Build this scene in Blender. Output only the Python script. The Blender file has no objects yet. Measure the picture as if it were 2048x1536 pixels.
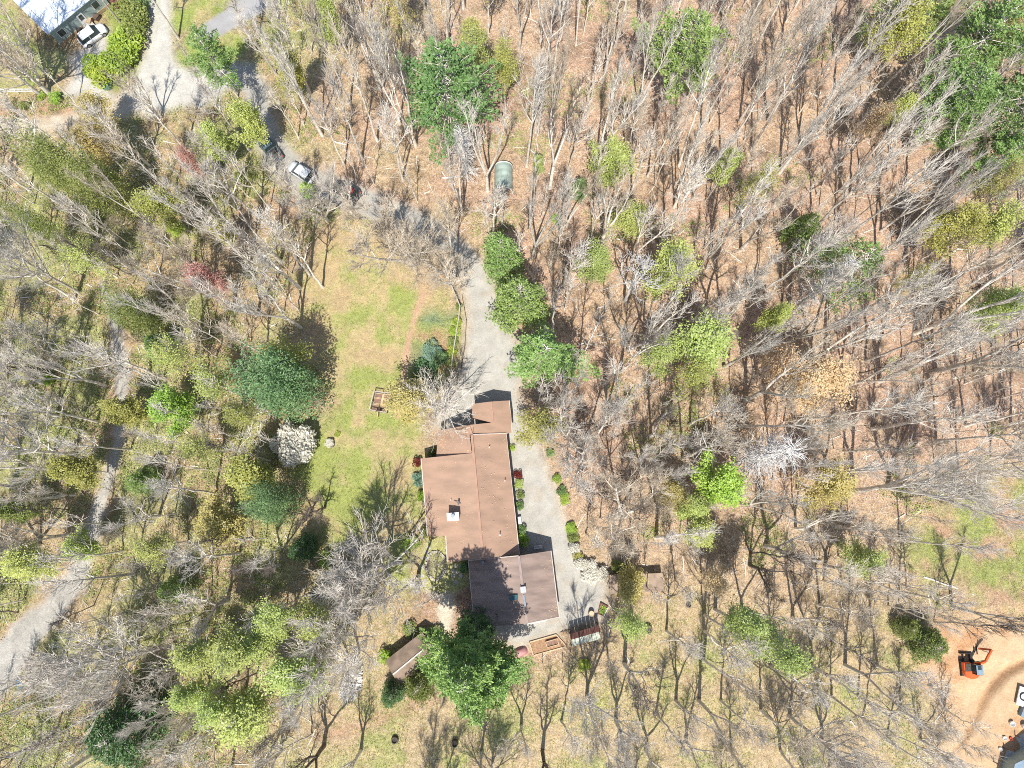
import bpy, bmesh, math, random
import numpy as np
from mathutils import Vector, Matrix, Euler

# ------------------------------------------------------------------ camera, world, sun, exposure
S = bpy.context.scene
COL = S.collection
CAM_H, TILT, FPX, CX, CY = 95.0, math.radians(10.0), 1422.0, 1024.0, 768.0
camd = bpy.data.cameras.new('drone_camera')
cam = bpy.data.objects.new('drone_camera', camd)
COL.objects.link(cam)
cam.location = (0, 0, CAM_H)
cam.rotation_euler = (TILT, 0, 0)
camd.sensor_width = 36.0
camd.lens = 36.0 * FPX / 2048.0
camd.clip_start = 1.0
camd.clip_end = 4000.0
S.camera = cam
SUN_EL = math.radians(60.0)
w = bpy.data.worlds.new('World')
S.world = w
w.use_nodes = True
wn = w.node_tree
wn.nodes.clear()
wo = wn.nodes.new('ShaderNodeOutputWorld')
wb = wn.nodes.new('ShaderNodeBackground')
ws = wn.nodes.new('ShaderNodeTexSky')
ws.sky_type = 'NISHITA'
ws.sun_disc = False
ws.sun_elevation = SUN_EL
SUN_AZ = math.radians(5.0)      # a little west of due south
ws.sun_rotation = math.pi + SUN_AZ
ws.altitude = 800
wb.inputs['Strength'].default_value = 0.125
wn.links.new(ws.outputs[0], wb.inputs[0])
wn.links.new(wb.outputs[0], wo.inputs[0])
sund = bpy.data.lights.new('sun', 'SUN')
sund.energy = 4.6
sund.angle = math.radians(0.5)
sund.color = (1.0, 0.95, 0.865)
sun = bpy.data.objects.new('sun', sund)
COL.objects.link(sun)
sun.location = (0, -60, 120)
sun.rotation_euler = (math.pi / 2 - SUN_EL, 0, -SUN_AZ)
S.view_settings.view_transform = 'Standard'
S.view_settings.look = 'None'
S.view_settings.gamma = 1.0
S.view_settings.use_curve_mapping = False
S.view_settings.exposure = 0.5
S.cycles.max_bounces = 6
S.cycles.diffuse_bounces = 3
S.cycles.filter_width = 1.0
S.cycles.use_denoising = False

# ------------------------------------------------------------------ helpers
_ct, _st = math.cos(TILT), math.sin(TILT)


def P(px, py, z=0.0):
    """world point of a photo pixel (2048 x 1536) on the level z"""
    u, v = (px - CX) / FPX, (CY - py) / FPX
    dx, dy, dz = u, v * _ct + _st, v * _st - _ct
    t = (CAM_H - z) / -dz
    return Vector((dx * t, dy * t, z))


def pix(p):
    x, y, z = p[0], p[1], p[2] - CAM_H
    yc, zc = y * _ct + z * _st, -y * _st + z * _ct
    return (CX + FPX * x / -zc, CY - FPX * yc / -zc)


def link(o, parent=None):
    COL.objects.link(o)
    if parent is not None:
        o.parent = parent
    return o


def tag(o, label=None, cat=None, group=None, kind=None):
    if label: o['label'] = label
    if cat: o['category'] = cat
    if group: o['group'] = group
    if kind: o['kind'] = kind
    return o


def thing(name, label, cat, loc=(0, 0, 0), rz=0.0, group=None):
    o = bpy.data.objects.new(name, None)
    o.empty_display_size = 0.3
    o.location = loc
    o.rotation_euler = (0, 0, rz)
    COL.objects.link(o)
    return tag(o, label, cat, group)


def mesh_np(name, V, quads=None, tris=None, mats=(), mi=None, smooth=True):
    me = bpy.data.meshes.new(name)
    V = np.asarray(V, dtype=np.float32).reshape(-1, 3)
    q = np.zeros((0, 4), int) if quads is None else np.asarray(quads, int).reshape(-1, 4)
    t = np.zeros((0, 3), int) if tris is None else np.asarray(tris, int).reshape(-1, 3)
    nq, nt = len(q), len(t)
    me.vertices.add(len(V))
    me.vertices.foreach_set('co', V.ravel())
    me.loops.add(nq * 4 + nt * 3)
    me.loops.foreach_set('vertex_index', np.concatenate([q.ravel(), t.ravel()]).astype(np.int32))
    me.polygons.add(nq + nt)
    me.polygons.foreach_set('loop_start', np.concatenate([np.arange(nq) * 4, nq * 4 + np.arange(nt) * 3]).astype(np.int32))
    for m in mats: me.materials.append(m)
    if mi is not None: me.polygons.foreach_set('material_index', np.asarray(mi, np.int32))
    me.update(calc_edges=True)
    me.polygons.foreach_set('use_smooth', np.full(nq + nt, smooth))
    return me


class MB:
    """collects simple shapes into one mesh"""
    def __init__(s): s.v, s.f = [], []

    def add(s, vs, fs):
        n = len(s.v)
        s.v += [tuple(p) for p in vs]
        s.f += [tuple(i + n for i in f) for f in fs]
        return s

    def box(s, c, d, rz=0.0, top=1.0):
        cx, cy, cz = c
        a, b, h = d[0] / 2, d[1] / 2, d[2] / 2
        ca, sa = math.cos(rz), math.sin(rz)
        vs = []
        for z, k in ((-h, 1.0), (h, top)):
            for x, y in ((-a * k, -b * k), (a * k, -b * k), (a * k, b * k), (-a * k, b * k)):
                vs.append((cx + x * ca - y * sa, cy + x * sa + y * ca, cz + z))
        return s.add(vs, [(0, 3, 2, 1), (4, 5, 6, 7), (0, 1, 5, 4), (1, 2, 6, 5), (2, 3, 7, 6), (3, 0, 4, 7)])

    def prism(s, pts, z0, z1):
        n = len(pts)
        vs = [(p[0], p[1], z0) for p in pts] + [(p[0], p[1], z1) for p in pts]
        return s.add(vs, [tuple(range(n - 1, -1, -1)), tuple(range(n, 2 * n))] + [(i, (i + 1) % n, n + (i + 1) % n, n + i) for i in range(n)])

    def slab(s, pts, th):
        """polygon in space with its own heights, th thick downwards"""
        n = len(pts)
        vs = [tuple(p) for p in pts] + [(p[0], p[1], p[2] - th) for p in pts]
        return s.add(vs, [tuple(range(n)), tuple(range(2 * n - 1, n - 1, -1))] + [(i, n + i, n + (i + 1) % n, (i + 1) % n) for i in range(n)])

    def skirt(s, pts, z0):
        n = len(pts)
        vs = [tuple(p) for p in pts] + [(p[0], p[1], z0) for p in pts]
        return s.add(vs, [tuple(range(n))] + [(i, n + i, n + (i + 1) % n, (i + 1) % n) for i in range(n)])

    def bar(s, a, b, wd, ht=None, n=4):
        a, b = Vector(a), Vector(b)
        d = (b - a).normalized()
        ref = Vector((0, 0, 1)) if abs(d.z) < 0.95 else Vector((1, 0, 0))
        u = d.cross(ref).normalized()
        v = u.cross(d).normalized()
        ht = wd if ht is None else ht
        vs = []
        for p in (a, b):
            for k in range(n):
                an = 2 * math.pi * (k + 0.5) / n
                q = 1.0 / math.cos(math.pi / n)
                vs.append(p + u * (math.cos(an) * wd / 2 * q) + v * (math.sin(an) * ht / 2 * q))
        return s.add(vs, [tuple(range(n - 1, -1, -1)), tuple(range(n, 2 * n))] + [(k, (k + 1) % n, n + (k + 1) % n, n + k) for k in range(n)])

    def lathe(s, c, prof, n=14, axis='z'):
        vs, fs = [], []
        for r, z in prof:
            for k in range(n):
                a = 2 * math.pi * k / n
                x, y = r * math.cos(a), r * math.sin(a)
                q = (x, y, z) if axis == 'z' else ((x, z, y) if axis == 'y' else (z, x, y))
                vs.append((c[0] + q[0], c[1] + q[1], c[2] + q[2]))
        m = len(prof)
        for i in range(m - 1):
            for k in range(n):
                fs.append((i * n + k, i * n + (k + 1) % n, (i + 1) * n + (k + 1) % n, (i + 1) * n + k))
        fs.append(tuple(range(n - 1, -1, -1)))
        fs.append(tuple(range((m - 1) * n, m * n)))
        return s.add(vs, fs)

    def obj(s, name, mat, parent=None, smooth=False, bevel=0.0):
        me = bpy.data.meshes.new(name)
        me.from_pydata(s.v, [], s.f)
        bm = bmesh.new()
        bm.from_mesh(me)
        bmesh.ops.recalc_face_normals(bm, faces=bm.faces)
        if bevel > 0:
            bmesh.ops.bevel(bm, geom=list(bm.edges), offset=bevel, segments=2, affect='EDGES', clamp_overlap=True)
        bm.to_mesh(me)
        bm.free()
        me.materials.append(mat)
        if smooth:
            me.polygons.foreach_set('use_smooth', np.full(len(me.polygons), True))
        o = bpy.data.objects.new(name, me)
        return link(o, parent)


def copy_tree(o, parent=None):
    c = o.copy()
    COL.objects.link(c)
    c.parent = parent
    for ch in list(o.children): copy_tree(ch, c)
    return c


# ------------------------------------------------------------------ materials
def new_mat(name):
    m = bpy.data.materials.new(name)
    m.use_nodes = True
    nt = m.node_tree
    nt.nodes.clear()
    return m, nt, nt.nodes.new('ShaderNodeOutputMaterial')


def mat(name, c1, c2=None, scale=4.0, rough=0.8, bump=0.0, rnd=0.0, metal=0.0, detail=4.0, lo=0.35, hi=0.65, spec=0.3, obj=True, stretch=(1, 1, 1)):
    """two-tone noise material; rnd lets each object vary a little in brightness"""
    m, nt, out = new_mat(name)
    N, L = nt.nodes, nt.links
    b = N.new('ShaderNodeBsdfPrincipled')
    b.inputs['Roughness'].default_value = rough
    b.inputs['Metallic'].default_value = metal
    b.inputs['Specular IOR Level'].default_value = spec
    L.new(b.outputs[0], out.inputs[0])
    c2 = c2 or tuple(x * 0.8 for x in c1)
    tc = N.new('ShaderNodeTexCoord')
    mp = N.new('ShaderNodeMapping')
    mp.inputs['Scale'].default_value = stretch
    if obj:
        L.new(tc.outputs['Object'], mp.inputs[0])
    else:
        g = N.new('ShaderNodeNewGeometry')
        L.new(g.outputs['Position'], mp.inputs[0])
    nz = N.new('ShaderNodeTexNoise')
    nz.inputs['Scale'].default_value = scale
    nz.inputs['Detail'].default_value = detail
    L.new(mp.outputs[0], nz.inputs['Vector'])
    r = N.new('ShaderNodeValToRGB')
    r.color_ramp.elements[0].position = lo
    r.color_ramp.elements[1].position = hi
    r.color_ramp.elements[0].color = (*c1, 1)
    r.color_ramp.elements[1].color = (*c2, 1)
    L.new(nz.outputs[0], r.inputs[0])
    src = r.outputs[0]
    if rnd > 0:
        oi = N.new('ShaderNodeObjectInfo')
        mr = N.new('ShaderNodeMapRange')
        mr.inputs['To Min'].default_value = 1 - rnd
        mr.inputs['To Max'].default_value = 1 + rnd
        L.new(oi.outputs['Random'], mr.inputs[0])
        hs = N.new('ShaderNodeHueSaturation')
        L.new(mr.outputs[0], hs.inputs['Value'])
        L.new(src, hs.inputs['Color'])
        src = hs.outputs[0]
    L.new(src, b.inputs['Base Color'])
    if bump > 0:
        bp = N.new('ShaderNodeBump')
        bp.inputs['Strength'].default_value = bump
        bp.inputs['Distance'].default_value = 0.05
        L.new(nz.outputs[0], bp.inputs['Height'])
        L.new(bp.outputs[0], b.inputs['Normal'])
    return m


def leaf_mat(name, c1, c2, c3=None, scale=0.9, trans=0.35, rnd=0.12, fine=6.0):
    """thin leaves: diffuse plus light that comes through; tone varies from spray to spray"""
    m, nt, out = new_mat(name)
    N, L = nt.nodes, nt.links
    g = N.new('ShaderNodeNewGeometry')
    nz = N.new('ShaderNodeTexNoise')
    nz.inputs['Scale'].default_value = scale
    nz.inputs['Detail'].default_value = 5
    nz.inputs['Roughness'].default_value = 0.7
    L.new(g.outputs['Position'], nz.inputs['Vector'])
    r = N.new('ShaderNodeValToRGB')
    e = r.color_ramp.elements
    e[0].position, e[1].position = 0.32, 0.68
    e[0].color, e[1].color = (*c1, 1), (*c2, 1)
    if c3:
        x = e.new(0.5)
        x.color = (*c3, 1)
    L.new(nz.outputs[0], r.inputs[0])
    oi = N.new('ShaderNodeObjectInfo')
    wn_ = N.new('ShaderNodeTexWhiteNoise')
    wn_.noise_dimensions = '1D'
    L.new(oi.outputs['Random'], wn_.inputs['W'])
    mr = N.new('ShaderNodeMapRange')
    mr.inputs['To Min'].default_value = 1 - rnd
    mr.inputs['To Max'].default_value = 1 + rnd
    L.new(oi.outputs['Random'], mr.inputs[0])
    mh = N.new('ShaderNodeMapRange')
    mh.inputs['To Min'].default_value = 0.5 - rnd * 0.12
    mh.inputs['To Max'].default_value = 0.5 + rnd * 0.12
    L.new(wn_.outputs[0], mh.inputs[0])
    hs = N.new('ShaderNodeHueSaturation')
    L.new(mr.outputs[0], hs.inputs['Value'])
    L.new(mh.outputs[0], hs.inputs['Hue'])
    L.new(r.outputs[0], hs.inputs['Color'])
    d = N.new('ShaderNodeBsdfDiffuse')
    t = N.new('ShaderNodeBsdfTranslucent')
    gl = N.new('ShaderNodeBsdfGlossy')
    gl.inputs['Roughness'].default_value = 0.5
    mx = N.new('ShaderNodeMixShader')
    mx.inputs[0].default_value = trans
    m2 = N.new('ShaderNodeMixShader')
    m2.inputs[0].default_value = 0.04
    L.new(hs.outputs[0], d.inputs[0])
    L.new(hs.outputs[0], t.inputs[0])
    L.new(d.outputs[0], mx.inputs[1])
    L.new(t.outputs[0], mx.inputs[2])
    L.new(mx.outputs[0], m2.inputs[1])
    L.new(gl.outputs[0], m2.inputs[2])
    L.new(m2.outputs[0], out.inputs[0])
    return m


def ground_mat():
    """colour of the place comes with the mesh; the nodes add leaf-sized mottling and relief"""
    m, nt, out = new_mat('ground_cover')
    N, L = nt.nodes, nt.links
    b = N.new('ShaderNodeBsdfPrincipled')
    b.inputs['Roughness'].default_value = 0.95
    b.inputs['Specular IOR Level'].default_value = 0.1
    L.new(b.outputs[0], out.inputs[0])
    at = N.new('ShaderNodeAttribute')
    at.attribute_name = 'Col'
    ro = N.new('ShaderNodeAttribute')
    ro.attribute_name = 'Rough'
    g = N.new('ShaderNodeNewGeometry')

    def noise(sc, det=4, rgh=0.6):
        n = N.new('ShaderNodeTexNoise')
        n.inputs['Scale'].default_value = sc
        n.inputs['Detail'].default_value = det
        n.inputs['Roughness'].default_value = rgh
        L.new(g.outputs['Position'], n.inputs['Vector'])
        return n.outputs[0]
    n1, n2 = noise(1.3, 6, 0.75), noise(7.0, 4, 0.8)
    vo = N.new('ShaderNodeTexVoronoi')
    vo.inputs['Scale'].default_value = 8.5
    L.new(g.outputs['Position'], vo.inputs['Vector'])
    bw = N.new('ShaderNodeSeparateColor')
    L.new(vo.outputs['Color'], bw.inputs[0])

    def math_(op, a, b_, clamp=False):
        q = N.new('ShaderNodeMath')
        q.operation = op
        q.use_clamp = clamp
        for i, x in enumerate((a, b_)):
            if isinstance(x, (int, float)): q.inputs[i].default_value = x
            else: L.new(x, q.inputs[i])
        return q.outputs[0]
    s = math_('ADD', math_('MULTIPLY', math_('SUBTRACT', n1, 0.5), 1.7), math_('MULTIPLY', math_('SUBTRACT', n2, 0.5), 1.9))
    s = math_('ADD', s, math_('MULTIPLY', math_('SUBTRACT', bw.outputs[0], 0.5), 0.6))
    s = math_('MULTIPLY', s, ro.outputs['Fac'])
    s = math_('ADD', s, 1.0)
    s = math_('MAXIMUM', s, 0.25)
    hs = N.new('ShaderNodeHueSaturation')
    L.new(at.outputs['Color'], hs.inputs['Color'])
    L.new(s, hs.inputs['Value'])
    h2 = math_('ADD', math_('MULTIPLY', math_('SUBTRACT', bw.outputs[1], 0.5), math_('MULTIPLY', ro.outputs['Fac'], 0.03)), 0.5)
    L.new(h2, hs.inputs['Hue'])
    sa = math_('ADD', math_('MULTIPLY', math_('SUBTRACT', bw.outputs[2], 0.5), math_('MULTIPLY', ro.outputs['Fac'], 0.4)), 1.0)
    L.new(sa, hs.inputs['Saturation'])
    L.new(hs.outputs[0], b.inputs['Base Color'])
    bp = N.new('ShaderNodeBump')
    bp.inputs['Distance'].default_value = 0.12
    L.new(ro.outputs['Fac'], bp.inputs['Strength'])
    L.new(math_('ADD', n2, math_('MULTIPLY', bw.outputs[0], 0.5)), bp.inputs['Height'])
    L.new(bp.outputs[0], b.inputs['Normal'])
    return m


M = dict(
    ground=ground_mat(),
    bark=mat('grey_bark', (0.82, 0.77, 0.69), (0.54, 0.49, 0.42), 2.0, 0.9, rnd=0.2, obj=False),
    bark_dark=mat('dark_bark', (0.20, 0.17, 0.14), (0.10, 0.085, 0.07), 3.0, 0.9, rnd=0.2, obj=False),
    twig=mat('grey_twigs', (0.80, 0.74, 0.65), (0.57, 0.515, 0.44), 1.5, 0.9, rnd=0.2, obj=False),
    twig_tan=mat('tan_twigs', (0.70, 0.605, 0.47), (0.48, 0.40, 0.30), 1.5, 0.9, rnd=0.2, obj=False),
    twig_dark=mat('dark_twigs', (0.24, 0.20, 0.17), (0.14, 0.115, 0.10), 1.5, 0.9, rnd=0.2, obj=False),
    dead=mat('weathered_deadwood', (0.76, 0.74, 0.71), (0.56, 0.53, 0.50), 2.0, 0.85, rnd=0.06, obj=False),
    pine=leaf_mat('pine_needles', (0.095, 0.18, 0.055), (0.32, 0.45, 0.17), (0.195, 0.315, 0.105), 0.8, 0.2),
    pine_blue=leaf_mat('blue_green_needles', (0.06, 0.13, 0.045), (0.26, 0.39, 0.16), (0.14, 0.25, 0.095), 0.9, 0.2),
    pine_light=leaf_mat('light_pine_needles', (0.15, 0.26, 0.065), (0.46, 0.60, 0.22), (0.30, 0.43, 0.13), 0.8, 0.2),
    holly=leaf_mat('glossy_evergreen_leaves', (0.13, 0.18, 0.04), (0.38, 0.43, 0.13), (0.24, 0.29, 0.075), 1.2, 0.2),
    rhodo=leaf_mat('rhododendron_leaves', (0.16, 0.25, 0.035), (0.52, 0.62, 0.10), (0.33, 0.44, 0.06), 1.3, 0.25),
    lime=leaf_mat('lime_leaves', (0.26, 0.40, 0.06), (0.50, 0.66, 0.12), (0.38, 0.54, 0.085), 0.8, 0.3),
    ygreen=leaf_mat('yellow_green_leaves', (0.31, 0.385, 0.09), (0.58, 0.655, 0.22), (0.45, 0.525, 0.15), 0.7, 0.3),
    olive=leaf_mat('olive_leaves', (0.30, 0.315, 0.075), (0.55, 0.545, 0.16), (0.42, 0.43, 0.11), 0.7, 0.3),
    gold=leaf_mat('golden_buds', (0.42, 0.34, 0.11), (0.62, 0.53, 0.21), (0.51, 0.43, 0.15), 0.7, 0.3),
    tan=leaf_mat('tan_buds', (0.58, 0.42, 0.22), (0.76, 0.60, 0.36), None, 1.2, 0.3),
    red=leaf_mat('red_maple_buds', (0.52, 0.24, 0.18), (0.70, 0.42, 0.34), None, 1.2, 0.3),
    redshrub=leaf_mat('dark_red_leaves', (0.13, 0.02, 0.015), (0.26, 0.06, 0.035), None, 3, 0.3),
    white=leaf_mat('white_blossom', (0.66, 0.63, 0.52), (0.86, 0.84, 0.76), None, 2.5, 0.3, 0.03),
    under=leaf_mat('undergrowth_leaves', (0.22, 0.28, 0.085), (0.50, 0.57, 0.20), (0.36, 0.43, 0.13), 0.5, 0.3),
    teal=leaf_mat('blue_green_leaves', (0.12, 0.24, 0.16), (0.32, 0.46, 0.33), None, 2, 0.3),
    roof=mat('brown_shingles', (0.43, 0.28, 0.20), (0.305, 0.205, 0.148), 0.55, 0.85, bump=0.25, detail=12, obj=False, stretch=(0.45, 1.5, 1), lo=0.3, hi=0.7),
    roof_g=mat('warm_brown_garage_shingles', (0.36, 0.27, 0.23), (0.245, 0.185, 0.16), 0.6, 0.85, bump=0.2, detail=12, obj=False, stretch=(0.35, 2.2, 1)),
    roof_s=mat('weathered_shed_roof', (0.34, 0.255, 0.195), (0.20, 0.15, 0.115), 0.9, 0.85, bump=0.2, detail=9, obj=False),
    ridge=mat('ridge_cap', (0.42, 0.26, 0.185), (0.36, 0.22, 0.155), 2, 0.8),
    ridge_g=mat('mauve_ridge_cap', (0.35, 0.28, 0.255), (0.28, 0.225, 0.205), 2, 0.8),
    ridge_w=mat('pale_ridge_metal', (0.62, 0.58, 0.56), (0.5, 0.45, 0.43), 2, 0.5),
    siding=mat('brown_siding', (0.22, 0.15, 0.10), (0.16, 0.11, 0.075), 1.2, 0.8),
    white_paint=mat('white_paint', (0.80, 0.80, 0.78), (0.70, 0.70, 0.68), 1.5, 0.6),
    trim=mat('pale_eave_trim', (0.62, 0.55, 0.48), (0.5, 0.43, 0.37), 1.5, 0.6),
    metal_w=mat('white_metal_roof', (0.72, 0.78, 0.86), (0.62, 0.70, 0.80), 0.8, 0.45, spec=0.5, stretch=(3, 0.4, 1)),
    teal_wall=mat('grey_green_siding', (0.36, 0.44, 0.42), (0.30, 0.38, 0.36), 1.0, 0.7),
    glass=mat('dark_window_glass', (0.03, 0.045, 0.05), (0.05, 0.065, 0.07), 1, 0.12, spec=0.6),
    skylight=mat('dark_teal_skylight', (0.05, 0.13, 0.15), (0.04, 0.10, 0.12), 1, 0.2, spec=0.6),
    black=mat('black_rubber', (0.025, 0.025, 0.027), (0.04, 0.04, 0.04), 4, 0.8),
    steel=mat('grey_steel', (0.36, 0.38, 0.40), (0.26, 0.28, 0.30), 3, 0.45, metal=0.6),
    blue_steel=mat('blue_grey_steel', (0.22, 0.30, 0.37), (0.17, 0.24, 0.30), 2, 0.5),
    car_w=mat('white_car_paint', (0.80, 0.81, 0.82), (0.76, 0.77, 0.78), 1, 0.25, spec=0.6),
    car_s=mat('silver_car_paint', (0.58, 0.61, 0.64), (0.5, 0.53, 0.56), 1, 0.3, spec=0.6),
    car_t=mat('dark_teal_car_paint', (0.09, 0.14, 0.16), (0.07, 0.11, 0.13), 1, 0.3, spec=0.6),
    car_d=mat('dark_grey_car_paint', (0.10, 0.10, 0.105), (0.08, 0.08, 0.085), 1, 0.3, spec=0.6),
    car_r=mat('red_car_paint', (0.40, 0.035, 0.03), (0.32, 0.03, 0.025), 1, 0.3, spec=0.6),
    orange=mat('orange_machine_paint', (0.72, 0.13, 0.03), (0.55, 0.10, 0.03), 2, 0.45),
    rust=mat('rusty_red_tin', (0.24, 0.095, 0.075), (0.13, 0.065, 0.055), 1.4, 0.7, stretch=(3, 0.5, 1)),
    tin=mat('mossy_grey_tin', (0.50, 0.51, 0.45), (0.30, 0.33, 0.25), 1.8, 0.7),
    canvas=mat('grey_green_canvas', (0.36, 0.44, 0.40), (0.27, 0.34, 0.30), 1.2, 0.8),
    timber=mat('new_pale_timber', (0.62, 0.47, 0.31), (0.5, 0.36, 0.23), 2, 0.8),
    oldwood=mat('weathered_grey_timber', (0.52, 0.47, 0.41), (0.36, 0.31, 0.26), 2.5, 0.85),
    darkwood=mat('dark_damp_timber', (0.16, 0.11, 0.085), (0.10, 0.07, 0.055), 3, 0.9),
    soil=mat('bed_soil', (0.30, 0.185, 0.14), (0.19, 0.12, 0.09), 5, 0.95, bump=0.5),
    mulch=mat('leafy_mulch', (0.42, 0.26, 0.155), (0.25, 0.155, 0.09), 6, 0.95, bump=0.5),
    stone=mat('pale_flagstone', (0.46, 0.43, 0.36), (0.33, 0.31, 0.26), 2.2, 0.85, bump=0.2, rnd=0.25),
    concrete=mat('pale_concrete', (0.50, 0.49, 0.46), (0.42, 0.41, 0.38), 2, 0.85),
    pink=mat('faded_pink_tarp', (0.50, 0.26, 0.25), (0.40, 0.19, 0.19), 2, 0.6),
    blue=mat('blue_plastic', (0.08, 0.32, 0.52), (0.06, 0.24, 0.42), 2, 0.5),
    red_plastic=mat('red_plastic', (0.55, 0.06, 0.03), (0.45, 0.05, 0.03), 2, 0.5),
    cutwood=mat('cut_wood_face', (0.46, 0.34, 0.22), (0.36, 0.26, 0.17), 6, 0.9),
    charcoal=mat('charred_wood', (0.05, 0.045, 0.04), (0.10, 0.09, 0.08), 5, 0.95),
)

# ------------------------------------------------------------------ ground: one height field cut into its surfaces
rng = np.random.default_rng(7)
_lat = rng.random((64, 64, 8))


def vnoise(x, y, sc, k=0):
    """smooth value noise 0..1"""
    x, y = np.asarray(x) * sc + 31.7 + k * 5.3, np.asarray(y) * sc + 17.3 + k * 9.1
    xi, yi = np.floor(x).astype(int), np.floor(y).astype(int)
    fx, fy = x - xi, y - yi
    fx, fy = fx * fx * (3 - 2 * fx), fy * fy * (3 - 2 * fy)
    L = _lat[:, :, k % 8]
    a, b = L[xi % 64, yi % 64], L[(xi + 1) % 64, yi % 64]
    c, d = L[xi % 64, (yi + 1) % 64], L[(xi + 1) % 64, (yi + 1) % 64]
    return (a * (1 - fx) + b * fx) * (1 - fy) + (c * (1 - fx) + d * fx) * fy


def fbm(x, y, sc, k=0, n=4):
    s, a, t = 0, 1.0, 0
    for i in range(n):
        s = s + a * vnoise(x, y, sc * 2 ** i, k + i)
        t += a
        a *= 0.55
    return s / t


def sdist(x, y, poly):
    """signed distance (inside positive) to a polygon given in world coordinates"""
    x, y = np.asarray(x, float), np.asarray(y, float)
    d = np.full(x.shape, 1e9)
    ins = np.zeros(x.shape, bool)
    n = len(poly)
    for i in range(n):
        ax, ay = poly[i]
        bx, by = poly[(i + 1) % n]
        ex, ey = bx - ax, by - ay
        t = np.clip(((x - ax) * ex + (y - ay) * ey) / (ex * ex + ey * ey + 1e-12), 0, 1)
        d = np.minimum(d, np.hypot(x - ax - t * ex, y - ay - t * ey))
        if ay != by:
            ins ^= ((ay > y) != (by > y)) & (x < ex * (y - ay) / (by - ay) + ax)
    return np.where(ins, d, -d)


def pdist(x, y, pts):
    """distance inside a ribbon: half width minus distance to a line; pts = (x, y, half width)"""
    best = np.full(np.asarray(x).shape, -1e9)
    for (ax, ay, aw), (bx, by, bw) in zip(pts[:-1], pts[1:]):
        ex, ey = bx - ax, by - ay
        t = np.clip(((x - ax) * ex + (y - ay) * ey) / (ex * ex + ey * ey + 1e-12), 0, 1)
        best = np.maximum(best, aw + (bw - aw) * t - np.hypot(x - ax - t * ex, y - ay - t * ey))
    return best


def W(pts): return [tuple(P(*p)[:2]) for p in pts]


def WR(pts):
    out = []
    for px, py, hw in pts:
        p = P(px, py)
        out.append((p.x, p.y, hw))
    return out


yard = W([(590, 560), (650, 450), (720, 450), (790, 520), (840, 560), (905, 600), (930, 640), (900, 740), (850, 820), (846, 920), (850, 1080), (830, 1180), (760, 1190), (690, 1120), (600, 1060), (565, 960), (600, 880), (660, 820), (640, 720), (610, 640)])
south_yard = W([(640, 1600), (640, 1440), (600, 1300), (690, 1210), (780, 1200), (870, 1290), (1000, 1300), (1100, 1330), (1210, 1330), (1260, 1190), (1340, 1180), (1430, 1210), (1600, 1260), (1760, 1230), (1840, 1300), (1840, 1600)])
right_grass = W([(1810, 1100), (1870, 1010), (1960, 960), (2100, 930), (2100, 1250), (1990, 1225), (1900, 1180), (1840, 1170)])
tl_grass = W([(-80, -60), (40, -60), (30, 40), (90, 110), (75, 186), (-80, 186)])
tl_grass2 = W([(338, -60), (520, -60), (500, 5), (400, 45), (370, 62), (335, 60)])
tl_grass3 = W([(398, 72), (480, 58), (500, 90), (470, 120), (410, 165), (375, 150), (352, 110), (372, 80)])
tl_strip = W([(200, -40), (305, -60), (296, 60), (275, 150), (232, 186), (214, 176), (262, 110), (225, 60), (205, 20)])
drive = W([(905, 495), (935, 505), (962, 525), (985, 560), (998, 620), (1028, 660), (1042, 740), (1036, 790), (1050, 850), (1082, 920), (1112, 1000), (1142, 1085), (1172, 1150), (1212, 1165), (1203, 1240), (1130, 1262), (1062, 1284), (1030, 1292), (985, 1262), (985, 1200), (1000, 900), (870, 850), (896, 800), (925, 740), (938, 660), (934, 600), (925, 555)])
drive_n = WR([(925, 520, 2.0), (880, 475, 2.0), (820, 440, 2.0), (755, 415, 2.0), (700, 392, 2.1), (640, 372, 2.1), (595, 350, 2.1), (558, 312, 2.1), (530, 272, 2.0), (516, 225, 1.9), (512, 180, 1.9), (490, 150, 2.0), (450, 150, 2.2), (390, 175, 3.5)])
junction = W([(148, 150), (140, 115), (180, 80), (215, 58), (213, 105), (184, 160), (232, 192), (268, 168), (292, 90), (304, -60), (338, -60), (342, 60), (350, 120), (385, 158), (420, 150), (470, 140), (480, 165), (420, 190), (380, 205), (300, 235), (235, 210), (180, 205), (125, 190)])
paved = W([(393, 58), (400, 86), (440, 72), (520, 28), (640, -60), (490, -60), (450, 20)])
west_road = WR([(-80, 256, 1.3), (80, 250, 1.3), (160, 243, 1.3), (240, 215, 1.8)])
track = WR([(205, 570, 0.5), (222, 610, 0.75), (238, 680, 0.85), (246, 745, 0.9), (240, 810, 0.9), (238, 880, 0.85), (222, 940, 0.9), (198, 1010, 0.95), (178, 1090, 1.2), (150, 1160, 1.5), (100, 1225, 1.8), (50, 1270, 2.2), (10, 1330, 2.4), (-60, 1420, 2.6)])
path = WR([(846, 585, 0.28), (828, 640, 0.3), (815, 690, 0.33), (808, 750, 0.36), (796, 830, 0.4)])
path2 = WR([(640, 1475, 0.5), (720, 1452, 0.6), (800, 1425, 0.55), (860, 1400, 0.3)])
dig = W([(1838, 1335), (1868, 1270), (1880, 1240), (1940, 1214), (2000, 1235), (2120, 1225), (2120, 1620), (1890, 1620), (1915, 1510), (1950, 1440), (1900, 1410), (1845, 1380)])
dig_track = WR([(2120, 1260, 1.9), (2020, 1305, 1.8), (1975, 1345, 1.6), (1940, 1400, 1.4)])
dig_track2 = WR([(2120, 1330, 2.0), (2010, 1390, 2.6), (1965, 1460, 2.8), (1930, 1560, 3.0)])
bed = W([(828, 640), (860, 625), (915, 625), (912, 700), (895, 745), (850, 780), (822, 760)])
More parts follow.
